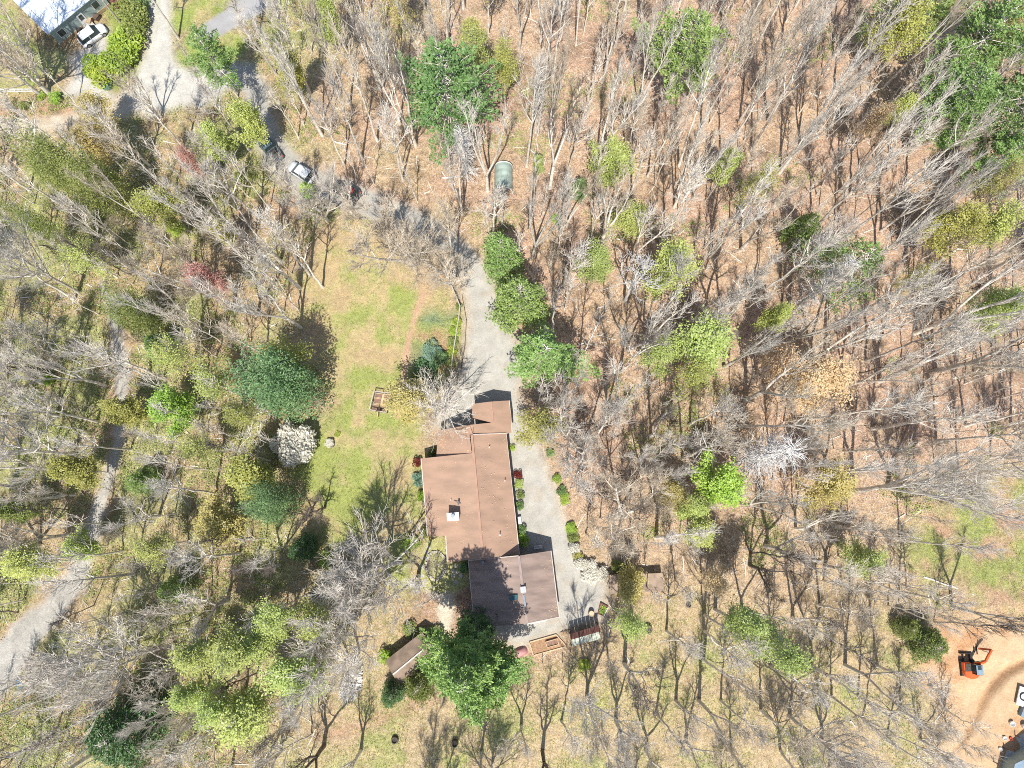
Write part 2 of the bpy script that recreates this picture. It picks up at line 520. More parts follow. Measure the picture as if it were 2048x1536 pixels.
gpath = W([(884, 1186), (905, 1180), (908, 1215), (902, 1262), (892, 1282), (880, 1250), (870, 1225)])
patio_px = [(853, 1078), (892, 1074), (896, 1126), (936, 1122), (941, 1168), (915, 1184), (880, 1186), (838, 1180), (840, 1130)]
patio_w = W(patio_px)

BASE = dict(litter=(0.475, 0.325, 0.23), litter2=(0.42, 0.30, 0.185), tawny=(0.46, 0.37, 0.22), moss=(0.31, 0.345, 0.125), dry=(0.41, 0.345, 0.175),
            green=(0.26, 0.305, 0.085), lush=(0.21, 0.285, 0.075), gravel=(0.40, 0.385, 0.345), gravel_t=(0.45, 0.37, 0.27), paved=(0.33, 0.325, 0.32),
            sand=(0.52, 0.46, 0.36), clay=(0.45, 0.255, 0.135), clay_l=(0.53, 0.37, 0.225), bare=(0.42, 0.27, 0.175), pink=(0.46, 0.29, 0.20),
            teal=(0.16, 0.23, 0.12), mulch=(0.36, 0.235, 0.16))
BASE = {k: np.array(v) for k, v in BASE.items()}


def ground_fields(x, y):
    """colour, mottling strength, surface class and height at world points"""
    wob = (fbm(x, y, 0.55, 1) - 0.5) * 1.6 + (fbm(x, y, 2.2, 3, 2) - 0.5) * 0.5
    wide = fbm(x, y, 0.06, 2)
    mid = fbm(x, y, 0.22, 4)
    col = np.zeros(x.shape + (3,))
    left = 1 / (1 + np.exp((x + 22 + (wide - 0.5) * 50) / 6))       # the western woods are greener
    mixg = np.clip((mid - 0.42) * 5, 0, 1)[..., None]
    A = BASE['litter'] * (1 - mixg * 0.28) + BASE['tawny'] * mixg * 0.28
    B = (BASE['litter2'] * 0.85 + BASE['moss'] * 0.15) * (1 - mixg) + (BASE['moss'] * 0.75 + BASE['tawny'] * 0.25) * mixg
    lf = (left * 0.9)[..., None]
    col = A * (1 - lf) + B * lf
    southm = 1 / (1 + np.exp((y + 2) / 4))[..., None]
    so = southm * (1 - lf)
    col = col * (1 - so * 0.55) + BASE['tawny'] * so * 0.55
    rough = np.full(x.shape, 1.0)
    cls = np.zeros(x.shape, int)

    def lay(sd, c, k=None, soft=0.5, strength=1.0, r=None, wb=1.0):
        nonlocal col, rough
        sd = sd + wob * wb
        a = (np.clip(sd / soft * 0.5 + 0.5, 0, 1) * strength)[..., None]
        col = col * (1 - a) + c * a
        if r is not None: rough = rough * (1 - a[..., 0]) + r * a[..., 0]
        if k is not None: cls[sd > 0] = k
        return a[..., 0]

    def three(n, a, b, c=None):
        n = n[..., None]
        t = np.clip((n - 0.36) * 4.0, 0, 1)
        r = a * (1 - t) + b * t
        if c is not None:
            u = np.clip((n - 0.56) * 6.0, 0, 1)
            r = r * (1 - u) + c * u
        return r
    g1 = fbm(x, y, 0.35, 5)
    lower = np.clip((34 - y) / 22, -0.5, 1) * 0.15
    sdy = sdist(x, y, yard)
    lay(sdy, three(g1 + lower - 0.03, BASE['bare'] * 0.4 + BASE['dry'] * 0.6, BASE['dry'] * .75 + BASE['green'] * .25, BASE['green'] * .85 + BASE['dry'] * .15), 1, 2.2, 1, 0.55, 1.6)
    lay(sdist(x, y, south_yard), three(g1 - 0.04, BASE['tawny'] * 0.6 + BASE['litter2'] * 0.4, BASE['dry'] * 0.6 + BASE['tawny'] * 0.4, BASE['moss'] * .7 + BASE['dry'] * .3), 1, 4.0, 0.9, 0.85, 2.0)
    lay(sdist(x, y, right_grass), three(g1 + 0.02, BASE['bare'], BASE['green'] * .6 + BASE['dry'] * .4, BASE['green']), 1, 2.5, 0.9, 0.9, 1.6)
    for q in (tl_grass, tl_grass2, tl_grass3, tl_strip):
        lay(sdist(x, y, q), three(g1 + 0.1, BASE['dry'], BASE['green'], BASE['green']), 1, 0.8, 1, 0.7, 0.4)
    lay(sdist(x, y, W([(-60, 190), (110, 195), (160, 215), (150, 240), (-60, 242)])), BASE['bare'], None, 1, 0.8, 0.7)
    lay(sdist(x, y, bed), three(g1, BASE['teal'], BASE['moss'], BASE['bare']), 7, 1.2, 0.9, 0.9)
    dg = fbm(x, y, 0.5, 6)
    lay(sdist(x, y, dig), three(dg, BASE['clay'], BASE['clay_l']), 4, 2.2, 1, 0.5, 1.4)
    lay(pdist(x, y, dig_track2), three(dg, BASE['clay_l'] * 0.95, BASE['clay_l']), None, 1.2, 0.9, 0.3, 0.5)
    lay(pdist(x, y, dig_track), BASE['clay_l'] * 1.05, None, 0.8, 0.9, 0.3, 0.5)
    lay(sdist(x, y, W([(860, 1125), (945, 1125), (950, 1260), (900, 1300), (850, 1260), (800, 1290), (830, 1200)])), BASE['mulch'] * 1.1, None, 1.4, 0.8, 1.0)
    lay(sdist(x, y, W([(1010, 1285), (1130, 1262), (1140, 1310), (1060, 1330), (1000, 1320)])), BASE['litter'], None, 1.4, 0.8, 1.0)
    gr = fbm(x, y, 0.6, 0)
    edge = sdist(x, y, drive)
    lay(edge + 0.4, BASE['gravel_t'], None, 0.9, 0.9, 0.4, 0.35)
    lay(edge, three(gr, BASE['gravel'] * 0.93, BASE['gravel'] * 1.04), 2, 0.9, 1, 0.28, 0.35)
    lay(pdist(x, y, drive_n), BASE['gravel'] * 0.88, 2, 0.7, 1, 0.28, 0.3)
    lay(sdist(x, y, junction), three(gr, BASE['gravel'] * 1.12, BASE['gravel'] * 1.22), 2, 0.7, 1, 0.3, 0.35)
    ruts = W([(310, -60), (328, -60), (320, 60), (308, 90)])
    lay(sdist(x, y, ruts) - 0.5, BASE['moss'], None, 0.4, 0.5, 0.5, 0.4)
    lay(sdist(x, y, paved), BASE['paved'], 3, 0.3, 1, 0.12, 0.12)
    lay(pdist(x, y, west_road), three(gr, BASE['sand'], BASE['gravel_t']), 5, 0.6, 1, 0.4, 0.4)
    tr = pdist(x, y, track)
    lay(tr + 0.5, BASE['bare'], None, 0.8, 0.7, 0.6, 0.5)
    lay(tr, three(gr, BASE['gravel'] * 0.85, BASE['gravel']), 5, 0.5, 0.95, 0.4, 0.5)
    lay(pdist(x, y, path), BASE['pink'], 6, 0.3, 1, 0.4, 0.2)
    lay(pdist(x, y, path2), BASE['pink'] * 0.85, 6, 0.8, 0.8, 0.8, 0.7)
    lay(sdist(x, y, gpath), BASE['sand'] * 1.05, 6, 0.4, 1, 0.5, 0.25)
    lay(sdist(x, y, patio_w), BASE['moss'] * 0.6 + BASE['dry'] * 0.5, 8, 0.3, 1, 0.7, 0.1)
    # worn wheel lines and drifted leaves on the gravel
    for wl in (WR([(945, 520, .35), (965, 600, .4), (975, 700, .4), (990, 790, .4), (1040, 880, .4), (1068, 960, .4), (1095, 1060, .4), (1128, 1150, .4), (1150, 1230, .4)]), WR([(958, 530, .35), (985, 620, .4), (1000, 700, .4), (1018, 790, .4), (1066, 880, .4), (1092, 960, .4), (1118, 1050, .4), (1152, 1150, .4), (1172, 1230, .4)])):
        lay(pdist(x, y, wl), BASE['gravel'] * 1.1, None, 0.8, 0.55, 0.2, 0.4)
    dr_ = np.where(edge > 0.2, fbm(x, y, 0.9, 3), 0)
    a_ = (np.clip((dr_ - 0.60) * 5, 0, 1) * 0.45)[..., None]
    col = col * (1 - a_) + BASE['gravel_t'] * 0.85 * a_
    damp = (np.clip((fbm(x, y, 0.28, 6) - 0.58) * 6, 0, 1) * (cls == 0))[..., None]
    col = col * (1 - damp * 0.33)
    tone = 0.86 + 0.28 * fbm(x, y, 0.9, 7)
    col = col * tone[..., None]
    openm = np.clip(np.maximum.reduce([edge, pdist(x, y, drive_n), sdy, sdist(x, y, south_yard), sdist(x, y, junction), sdist(x, y, paved), tr]) / 3 + 1, 0, 1)
    z = (fbm(x, y, 0.16, 1, 3) - 0.5) * 0.9 * (1 - openm)
    gul = pdist(x, y, WR([(2080, 1310, 0.9), (2010, 1345, 0.8), (1975, 1385, 0.7), (1950, 1440, 0.6), (1915, 1500, 0.5)]))   # the cut bank by the digger
    z = z - np.clip(gul, 0, 0.7) * 1.7
    return col, rough, cls, z


def build_ground():
    st = 0.36
    xs = np.arange(-92, 92.01, st)
    ys = np.arange(-42, 88.01, st)
    nx, ny = len(xs), len(ys)
    X, Y = np.meshgrid(xs, ys)
    colr, rough, _, Z = ground_fields(X, Y)
    _, _, cls, _ = ground_fields(X[:-1, :-1] + st / 2, Y[:-1, :-1] + st / 2)
    V = np.stack([X, Y, Z], -1).reshape(-1, 3)
    CC = np.concatenate([colr, np.ones(colr.shape[:2] + (1,))], -1).reshape(-1, 4)
    RR = rough.reshape(-1)
    idx = np.arange(nx * ny).reshape(ny, nx)
    Q = np.stack([idx[:-1, :-1], idx[:-1, 1:], idx[1:, 1:], idx[1:, :-1]], -1).reshape(-1, 4)
    cf = cls.reshape(-1)
    names = {0: 'ground', 1: 'lawn', 2: 'gravel_road', 3: 'paved_road', 4: 'bare_earth_ground', 5: 'dirt_road', 6: 'footpath', 7: 'garden_ground', 8: 'patio_ground'}
    labels = {0: 'woodland ground under fallen orange leaves', 1: 'rough spring grass between the woods and the house', 2: 'pale gravel driveway through the trees',
              3: 'grey paved road at the upper edge', 4: 'orange clay dug bare around the digger', 5: 'narrow dirt road through the woods', 6: 'trodden footpath across the grass',
              7: 'planted garden ground beside the driveway fence', 8: 'mossy ground between the flagstones'}
    for k, nm in names.items():
        q = Q[cf == k]
        if not len(q): continue
        u, inv = np.unique(q, return_inverse=True)
        v, c, r = V[u], CC[u], RR[u]
        qq = inv.reshape(-1, 4)
        if k == 0:      # the same sheet runs on to the horizon
            n0 = len(v)
            R = 1500
            ring = [(-92, -42), (92 - st * 0.2, -42), (92 - st * 0.2, 88 - st * 0.2), (-92, 88 - st * 0.2)]
            inner = [(xs[0], ys[0]), (xs[-1], ys[0]), (xs[-1], ys[-1]), (xs[0], ys[-1])]
            ext = np.array([(a, b, -0.02) for a, b in inner] + [(-R, -R, -8), (R, -R, -8), (R, R, -8), (-R, R, -8)])
            v = np.concatenate([v, ext])
            c = np.concatenate([c, np.tile(np.array([[0.36, 0.25, 0.15, 1]]), (8, 1))])
            r = np.concatenate([r, np.ones(8)])
            qq = np.concatenate([qq, np.array([[n0 + i, n0 + 4 + i, n0 + 4 + (i + 1) % 4, n0 + (i + 1) % 4] for i in range(4)])])
        me = mesh_np(nm, v, quads=qq, mats=(M['ground'],), smooth=True)
        a = me.attributes.new('Col', 'FLOAT_COLOR', 'POINT')
        a.data.foreach_set('color', c.astype(np.float32).ravel())
        b = me.attributes.new('Rough', 'FLOAT', 'POINT')
        b.data.foreach_set('value', r.astype(np.float32))
        o = link(bpy.data.objects.new(nm, me))
        tag(o, labels[k], None, None, 'structure')


build_ground()


def gz(x, y):
    """ground height at one point"""
    return float(ground_fields(np.array([x]), np.array([y]))[3][0])

# ------------------------------------------------------------------ tree shapes
def tubes(polys, sides):
    """polys: list of (points (K,3), radii (K)); one mesh part per K; returns V, quads, tris"""
    Vs, Qs, off = [], [], 0
    byk = {}
    for p, r in polys: byk.setdefault(len(p), []).append((p, r))
    for K, lst in byk.items():
        Pn = np.array([a for a, _ in lst], float)
        Rn = np.array([b for _, b in lst], float)
        N = len(lst)
        d = Pn[:, -1] - Pn[:, 0]
        d /= np.linalg.norm(d, axis=1, keepdims=True) + 1e-9
        ref = np.where(np.abs(d[:, 2:3]) < 0.9, np.array([[0, 0, 1.0]]), np.array([[1.0, 0, 0]]))
        u = np.cross(d, ref)
        u /= np.linalg.norm(u, axis=1, keepdims=True) + 1e-9
        v = np.cross(u, d)
        a = np.arange(sides) * 2 * np.pi / sides
        ring = (np.cos(a)[None, None, :, None] * u[:, None, None, :] + np.sin(a)[None, None, :, None] * v[:, None, None, :])
        V = Pn[:, :, None, :] + Rn[:, :, None, None] * ring
        Vs.append(V.reshape(-1, 3))
        idx = off + np.arange(N * K * sides).reshape(N, K, sides)
        nxt = np.roll(idx, -1, axis=2)
        Qs.append(np.stack([idx[:, :-1], nxt[:, :-1], nxt[:, 1:], idx[:, 1:]], -1).reshape(-1, 4))
        off += N * K * sides
    return np.concatenate(Vs), np.concatenate(Qs)


def unit(v):
    v = np.asarray(v, float)
    return v / (np.linalg.norm(v) + 1e-9)


def bend_line(r, p0, d0, L, n, up=0.15, wob=0.12):
    """a branch that wanders and turns up"""
    pts, d = [np.array(p0, float)], unit(d0)
    for i in range(n):
        d = unit(d + r.normal(0, wob, 3) + np.array([0, 0, up]))
        pts.append(pts[-1] + d * L / n)
    return np.array(pts)


def at_t(pts, t):
    f = t * (len(pts) - 1)
    i = min(int(f), len(pts) - 2)
    return pts[i] + (pts[i + 1] - pts[i]) * (f - i), unit(pts[i + 1] - pts[i])


def side_dir(r, d, ang):
    q = unit(np.cross(d, unit(r.normal(0, 1, 3))))
    return unit(d * math.cos(ang) + q * math.sin(ang))


class Skel: pass


def grow(seed, H=20.0, R=5.0, fb=0.45, nl=15, nsub=8, ntw=11, spread=1.0, stems=1, r0=0.19, up=0.16, tw=0.021, tl=1.0):
    """trunk(s), limbs, branches and twigs of a broadleaf tree"""
    r = np.random.default_rng(seed)
    s = Skel()
    s.trunk, s.limbs, s.subs, s.twigs = [], [], [], []
    heads = []
    if stems == 1:
        n = 11
        pts = [np.array([0, 0, -0.5])]
        lean = r.normal(0, 0.02, 2)
        for i in range(n):
            z = -0.5 + (H * 0.86 + 0.5) * (i + 1) / n
            pts.append(np.array([lean[0] * z + r.normal(0, 0.055), lean[1] * z + r.normal(0, 0.055), z]))
        rad = r0 * (1 - 0.80 * np.linspace(0, 1, n + 1) ** 0.9)
        rad[0] *= 1.35
        s.trunk.append((np.array(pts), rad))
        heads.append((np.array(pts), fb, nl, R, r0 * 0.5))
    else:
        zf = H * r.uniform(0.10, 0.28)
        base = np.array([[0, 0, -0.5], [r.normal(0, .05), r.normal(0, .05), zf * 0.5], [0, 0, zf]])
        s.trunk.append((base, np.array([r0 * 1.4, r0 * 1.15, r0 * 1.05])))
        a0 = r.uniform(0, 6.28)
        for k in range(stems):
            a = a0 + k * 6.283 / stems + r.normal(0, 0.3)
            d = np.array([math.cos(a) * 0.42 * spread, math.sin(a) * 0.42 * spread, 1.0])
            L = (H * 0.9 - zf) * r.uniform(0.85, 1.05)
            p = bend_line(r, base[-1], d, L, 9, 0.09, 0.045)
            s.trunk.append((p, r0 * 0.78 * (1 - 0.82 * np.linspace(0, 1, 10))))
            heads.append((p, max(0.12, fb - 0.15), max(5, int(nl * 1.25 / stems)), R * 0.72, r0 * 0.4))
    for pts, f0, n_l, R_, rl in heads:
        ga = r.uniform(0, 6.28)
        for k in range(n_l):
            f = f0 + (0.985 - f0) * ((k + r.uniform(0.1, 0.9)) / n_l)
            q = (f - f0) / (1 - f0)
            p, d = at_t(pts, f)
            ga += 2.4 + r.normal(0, 0.35)
            tilt = math.radians((47 if stems == 3 or spread > 1 else 40) - 27 * q + r.normal(0, 7)) * min(1.25, spread)
            dd = np.array([math.cos(ga) * math.sin(tilt), math.sin(ga) * math.sin(tilt), math.cos(tilt)])
            L = R_ * (1.15 - 0.62 * q) * r.uniform(0.72, 1.2)
            lp = bend_line(r, p, dd, L, 6, up, 0.08)
            s.limbs.append((lp, rl * (0.66 - 0.25 * q) * (1 - 0.75 * np.linspace(0, 1, 7)) + 0.016))
            for j in range(nsub):
                t = 0.22 + 0.76 * (j + r.uniform(0, 1)) / nsub
                sp, sd = at_t(lp, t)
                d2 = side_dir(r, sd, r.uniform(0.5, 0.95))
                d2 = unit(d2 + np.array([0, 0, 0.38]))
                L2 = L * 0.46 * (1.1 - 0.6 * t) * r.uniform(0.6, 1.3) + 0.4
                bp = bend_line(r, sp, d2, L2, 4, up * 0.8, 0.10)
                s.subs.append((bp, 0.031 * (1 - 0.55 * np.linspace(0, 1, 5))))
                for m in range(ntw):
                    t2 = 0.15 + 0.85 * (m + r.uniform(0, 1)) / ntw
                    tp, td = at_t(bp, min(t2, 0.99))
                    d3 = unit(side_dir(r, td, r.uniform(0.3, 0.85)) + np.array([0, 0, 0.3]))
                    L3 = r.uniform(0.5, 1.7) * tl
                    mid = tp + d3 * L3 * 0.5
                    end = mid + unit(d3 + r.normal(0, 0.25, 3) + np.array([0, 0, 0.25])) * L3 * 0.5
                    s.twigs.append((np.array([tp, mid, end]), np.array([tw, tw * 0.8, tw * 0.3])))
    s.H, s.R, s.rng = H, R, r
    return s


def leaf_quads(r, pts, size, flat=0.5, asp=0.6):
    """one little leaf blade at every point, lying as leaves lie: mostly facing up"""
    n = len(pts)
    nrm = r.normal(0, 1, (n, 3))
    nrm[:, 2] = np.abs(nrm[:, 2]) + flat * 2
    nrm /= np.linalg.norm(nrm, axis=1, keepdims=True)
    u = np.cross(nrm, r.normal(0, 1, (n, 3)))
    u /= np.linalg.norm(u, axis=1, keepdims=True) + 1e-9
    v = np.cross(nrm, u)
    s = size * r.uniform(0.6, 1.35, (n, 1))
    a, b = u * s, v * s * asp
    V = np.stack([pts - a, pts - b * 0.9, pts + a, pts + b * 0.9], 1).reshape(-1, 3)
    return V, np.arange(n * 4).reshape(n, 4)


def proto_broadleaf(seed, leaves=0, size=0.13, jit=0.22, patch=0.0, **kw):
    s = grow(seed, **kw)
    r = s.rng
    v, q = tubes(s.trunk, 7)
    v2, q2 = tubes(s.limbs, 5)
    trunk = mesh_np('trunk', np.concatenate([v, v2]), quads=np.concatenate([q, q2 + len(v)]))
    v, q = tubes(s.subs, 3)
    v2, q2 = tubes(s.twigs, 3)
    br = mesh_np('branches', np.concatenate([v, v2]), quads=np.concatenate([q, q2 + len(v)]))
    fol = None
    if leaves:
        tips = np.concatenate([np.array([t[0][1] for t in s.twigs]), np.array([t[0][2] for t in s.twigs])])
        if patch > 0:
            k = r.random(len(s.twigs)) > patch * 0.5
            tips = tips[np.concatenate([k, k])]
        sel = tips[r.integers(0, len(tips), leaves)] + r.normal(0, jit, (leaves, 3))
        V, Q = leaf_quads(r, sel, size)
        fol = mesh_np('foliage', V, quads=Q, smooth=False)
    return dict(trunk=trunk, branches=br, foliage=fol, H=s.H, R=s.R)


def tufts(r, C, D, n, L, wd):
    """needle sprays: n thin blades at every centre C, fanning about D"""
    N = len(C)
    c = np.repeat(C, n, 0)
    d = np.repeat(D, n, 0) * 0.8 + r.normal(0, 0.55, (N * n, 3))
    d /= np.linalg.norm(d, axis=1, keepdims=True) + 1e-9
    s = np.cross(d, r.normal(0, 1, (N * n, 3)))
    s /= np.linalg.norm(s, axis=1, keepdims=True) + 1e-9
    l = L * r.uniform(0.6, 1.25, (N * n, 1))
    V = np.stack([c - s * wd * 0.4, c + s * wd * 0.4, c + d * l * 0.6 + s * wd, c + d * l, c + d * l * 0.6 - s * wd], 1)
    idx = np.arange(N * n * 5).reshape(-1, 5)
    V = V.reshape(-1, 3)
    return V, np.concatenate([idx[:, [0, 1, 2]], idx[:, [0, 2, 4]], idx[:, [4, 2, 3]]])


def proto_pine(seed, H=20.0, R=4.5, fb=0.35, step=0.62, per=6, dead=0, shape=0.8, dens=1.0, irr=0.35, L=0.42, wd=0.055, droop=-0.03, blade=5, lv=0.7):
    r = np.random.default_rng(seed)
    n = 10
    pts = np.array([[r.normal(0, 0.06), r.normal(0, 0.06), -0.5 + (H + 0.4) * i / n] for i in range(n + 1)])
    polys = [(pts, 0.19 * (1 - 0.93 * np.linspace(0, 1, n + 1)) + 0.01)]
    limbs, C, D, bare = [], [], [], []
    z = H * fb
    # uneven outline: a few sectors reach farther than others
    ph = r.uniform(0, 6.28, 3)
    def reach(a): return 1 + irr * (0.5 * math.sin(a * 2 + ph[0]) + 0.5 * math.sin(a * 3 + ph[1]))
    a0 = 0
    while z < H * 0.985:
        q = (z - H * fb) / (H * (1 - fb))
        Rz = R * (1 - q ** 1.25) ** shape * (0.78 + 0.22 * min(1, q * 5)) + 0.25
        k = per if q < 0.85 else 4
        a0 += r.uniform(0.3, 1.2)
        for i in range(k):
            if r.random() < 0.12: continue
            a = a0 + 6.283 * i / k + r.normal(0, 0.25)
            Lb = Rz * reach(a) * r.uniform(lv, 1.15)
            p, _ = at_t(pts, min(0.99, (z + r.normal(0, 0.12) + 0.5) / (H + 0.4)))
            el = 0.10 + 0.55 * q + r.normal(0, 0.1)
            bp = bend_line(r, p, (math.cos(a), math.sin(a), el), Lb, 5, droop + 0.05, 0.07)
            limbs.append((bp, 0.05 * (1 - 0.75 * np.linspace(0, 1, 6))))
            ns = max(3, int(Lb * 2.6 * dens))
            for j in range(ns):
                t = 0.28 + 0.72 * (j + r.uniform(0, 1)) / ns
                sp, sd = at_t(bp, min(t, 0.99))
                sg = 1 if j % 2 else -1
                sidev = np.array([-sd[1] * sg, sd[0] * sg, 0.12])
                Ls = (0.25 + 0.30 * Lb * (1 - t) + 0.35) * r.uniform(0.6, 1.2)
                m = max(2, int(Ls / 0.30))
                dirn = unit(sd * 0.75 + sidev * 0.85)
                for e in range(m):
                    C.append(sp + dirn * Ls * (e + 0.6) / m + r.normal(0, 0.06, 3))
                    D.append(unit(dirn + np.array([0, 0, 0.25])))
            C.append(bp[-1]); D.append(unit(bp[-1] - bp[-2] + np.array([0, 0, 0.2])))
        z += step * r.uniform(0.8, 1.2)
    for i in range(dead):
        zz = H * r.uniform(0.12, fb + 0.12)
        a = r.uniform(0, 6.28)
        p = np.array([0, 0, zz])
        bare.append((bend_line(r, p, (math.cos(a), math.sin(a), 0.05), r.uniform(0.8, 2.8), 3, 0.0, 0.12), np.array([0.035, 0.028, 0.02, 0.008])))
    v, q = tubes(polys, 7)
    allb = limbs + bare
    v2, q2 = tubes(allb, 4)
    trunk = mesh_np('trunk', np.concatenate([v, v2]), quads=np.concatenate([q, q2 + len(v)]))
    V, T = tufts(r, np.array(C), np.array(D), blade, L, wd)
    fol = mesh_np('foliage', V, tris=T, smooth=False)
    return dict(trunk=trunk, branches=None, foliage=fol, H=H, R=R)


def proto_dead_pine(seed, H=18.0, n=150):
    r = np.random.default_rng(seed)
    pts = np.array([[r.normal(0, 0.08), r.normal(0, 0.08), -0.5 + (H + 0.4) * i / 9] for i in range(10)])
    v, q = tubes([(pts, 0.17 * (1 - 0.85 * np.linspace(0, 1, 10)))], 7)
    br, tw = [], []
    for i in range(n):
        f = r.uniform(0.18, 0.99)
        p, _ = at_t(pts, f)
        a = r.uniform(0, 6.28)
        L = (2.6 - 1.7 * f) * r.uniform(0.5, 1.25)
        b = bend_line(r, p, (math.cos(a), math.sin(a), r.uniform(-0.1, 0.35)), L, 4, 0.05, 0.17)
        br.append((b, 0.040 * (1 - 0.7 * np.linspace(0, 1, 5))))
        for j in range(5):
            sp, sd = at_t(b, r.uniform(0.3, 0.98))
            d = side_dir(r, sd, 0.7)
            l = r.uniform(0.3, 0.8)
            tw.append((np.array([sp, sp + d * l * 0.5, sp + (d + r.normal(0, .2, 3)) * l]), np.array([0.020, 0.016, 0.006])))
    v2, q2 = tubes(br, 4)
    v3, q3 = tubes(tw, 3)
    return dict(trunk=mesh_np('trunk', v, quads=q), branches=mesh_np('branches', np.concatenate([v2, v3]), quads=np.concatenate([q2, q3 + len(v2)])), foliage=None, H=H, R=2.5)


def proto_bush(seed, n=1500, lobes=9, size=0.10, R=1.0, H=1.3, stems=8, shell=0.78):
    """dense shrub: leaves on the outside of a handful of uneven lobes, with stems inside; unit size R, H"""
    r = np.random.default_rng(seed)
    cs = []
    for i in range(lobes):
        a, d = r.uniform(0, 6.28), R * 0.62 * math.sqrt(r.random())
        cs.append((d * math.cos(a), d * math.sin(a), H * r.uniform(0.35, 0.66) * (1 - 0.35 * d / R), r.uniform(0.30, 0.5) * R))
    pts = []
    for i in range(n):
        c = cs[r.integers(0, lobes)]
        v = unit(r.normal(0, 1, 3))
        if v[2] < -0.3: v[2] = -v[2]
        k = c[3] * (r.uniform(shell, 1.08))
        pts.append((c[0] + v[0] * k, c[1] + v[1] * k, max(0.05, c[2] + v[2] * k * H * 0.85)))
    V, Q = leaf_quads(r, np.array(pts), size, 0.35, 0.5)
    st = []
    for i in range(stems):
        c = cs[i % lobes]
        st.append((np.array([[c[0] * 0.15, c[1] * 0.15, -0.15], [c[0] * 0.6, c[1] * 0.6, c[2] * 0.5], [c[0], c[1], c[2]]]), np.array([0.03, 0.022, 0.012])))
    v, q = tubes(st, 4)
    return dict(trunk=mesh_np('stems', v, quads=q), branches=None, foliage=mesh_np('foliage', V, quads=Q, smooth=False), H=H, R=R)


PRO = dict(
    forest=[proto_broadleaf(100 + i, H=22, R=3.9, fb=0.46 + 0.07 * (i % 3), nl=12, nsub=5, ntw=6, r0=0.20, tw=0.02) for i in range(7)],
    fork=[proto_broadleaf(130 + i, H=20, R=4.4, fb=0.46, nl=14, nsub=5, ntw=6, stems=2 + i % 2, r0=0.22, spread=0.6, tw=0.02) for i in range(5)],
    wide=[proto_broadleaf(150 + i, H=18, R=6.8, fb=0.24, nl=23, nsub=9, ntw=12, stems=1 if i == 1 else 3, spread=1.2, r0=0.27, up=0.09, tw=0.02) for i in range(3)],
    dead=[proto_broadleaf(170 + i, H=15, R=3.2, fb=0.35, nl=13, nsub=5, ntw=4, r0=0.19, up=0.05, tw=0.03, tl=0.8) for i in range(2)],
    pole=[proto_broadleaf(190 + i, H=14, R=1.9, fb=0.4, nl=10, nsub=4, ntw=5, r0=0.10, tw=0.017, tl=0.8) for i in range(5)],
    whip=[proto_broadleaf(250 + i, H=13, R=1.8, fb=0.42, nl=7, nsub=3, ntw=4, r0=0.095, tw=0.02, tl=0.9) for i in range(4)],
    haze=[proto_broadleaf(210 + i, leaves=4200, size=0.105, jit=0.35, patch=0.3, H=15, R=4.2, fb=0.35, nl=14, nsub=6, ntw=7, r0=0.15, tw=0.018) for i in range(4)],
    sapling=[proto_broadleaf(180 + i, H=7, R=1.7, fb=0.25, nl=9, nsub=4, ntw=5, r0=0.06, tw=0.016, tl=0.8) for i in range(5)],
    bud=[proto_broadleaf(200 + i, leaves=8000, size=0.115, jit=0.34, patch=0.5, H=16, R=4.2, fb=0.35, nl=14, nsub=6, ntw=8, r0=0.15) for i in range(4)],
    leafy=[proto_broadleaf(220 + i, leaves=13000, size=0.14, jit=0.30, patch=0.35, H=13, R=4.0, fb=0.25, nl=16, nsub=7, ntw=7, r0=0.14) for i in range(3)],
    wideleaf=[proto_broadleaf(240 + i, leaves=13000, size=0.125, jit=0.34, patch=0.5, H=19, R=6.2, fb=0.32, nl=19, nsub=8, ntw=9, stems=2, r0=0.24) for i in range(2)],
    pine=[proto_pine(300 + i, H=22, R=4.8, fb=0.36, dead=40 if i == 0 else 12, irr=0.55, step=1.0, per=6, dens=1.9, L=0.34, wd=0.06, blade=6, lv=0.5) for i in range(3)],
    densepine=[proto_pine(310 + i, H=22, R=4.8, fb=0.30, dead=8, irr=0.4, step=0.72, per=7, dens=2.3, L=0.36, wd=0.065, blade=6, lv=0.55) for i in range(2)],
    conifer=[proto_pine(320 + i, H=12, R=3.6, fb=0.08, step=0.5, per=7, shape=0.75, irr=0.25, L=0.32, wd=0.055, dens=1.3, blade=6) for i in range(2)],
    hemlock=[proto_pine(340, H=18, R=5.2, fb=0.25, step=0.9, per=5, dens=0.8, irr=0.5, blade=5, L=0.34, wd=0.055, dead=50)],
    roundtree=[proto_bush(360, n=13000, lobes=22, size=0.15, R=4.6, H=8.0, stems=12, shell=0.6)],
    deadpine=[proto_dead_pine(380), proto_dead_pine(381, 16, 170)],
    bush=[proto_bush(400 + i, n=1500, lobes=8 + i, size=0.085) for i in range(3)],
    blossom=[proto_bush(420 + i, n=4600, lobes=15, size=0.075, shell=0.55) for i in range(2)],
)
COUNT = {}


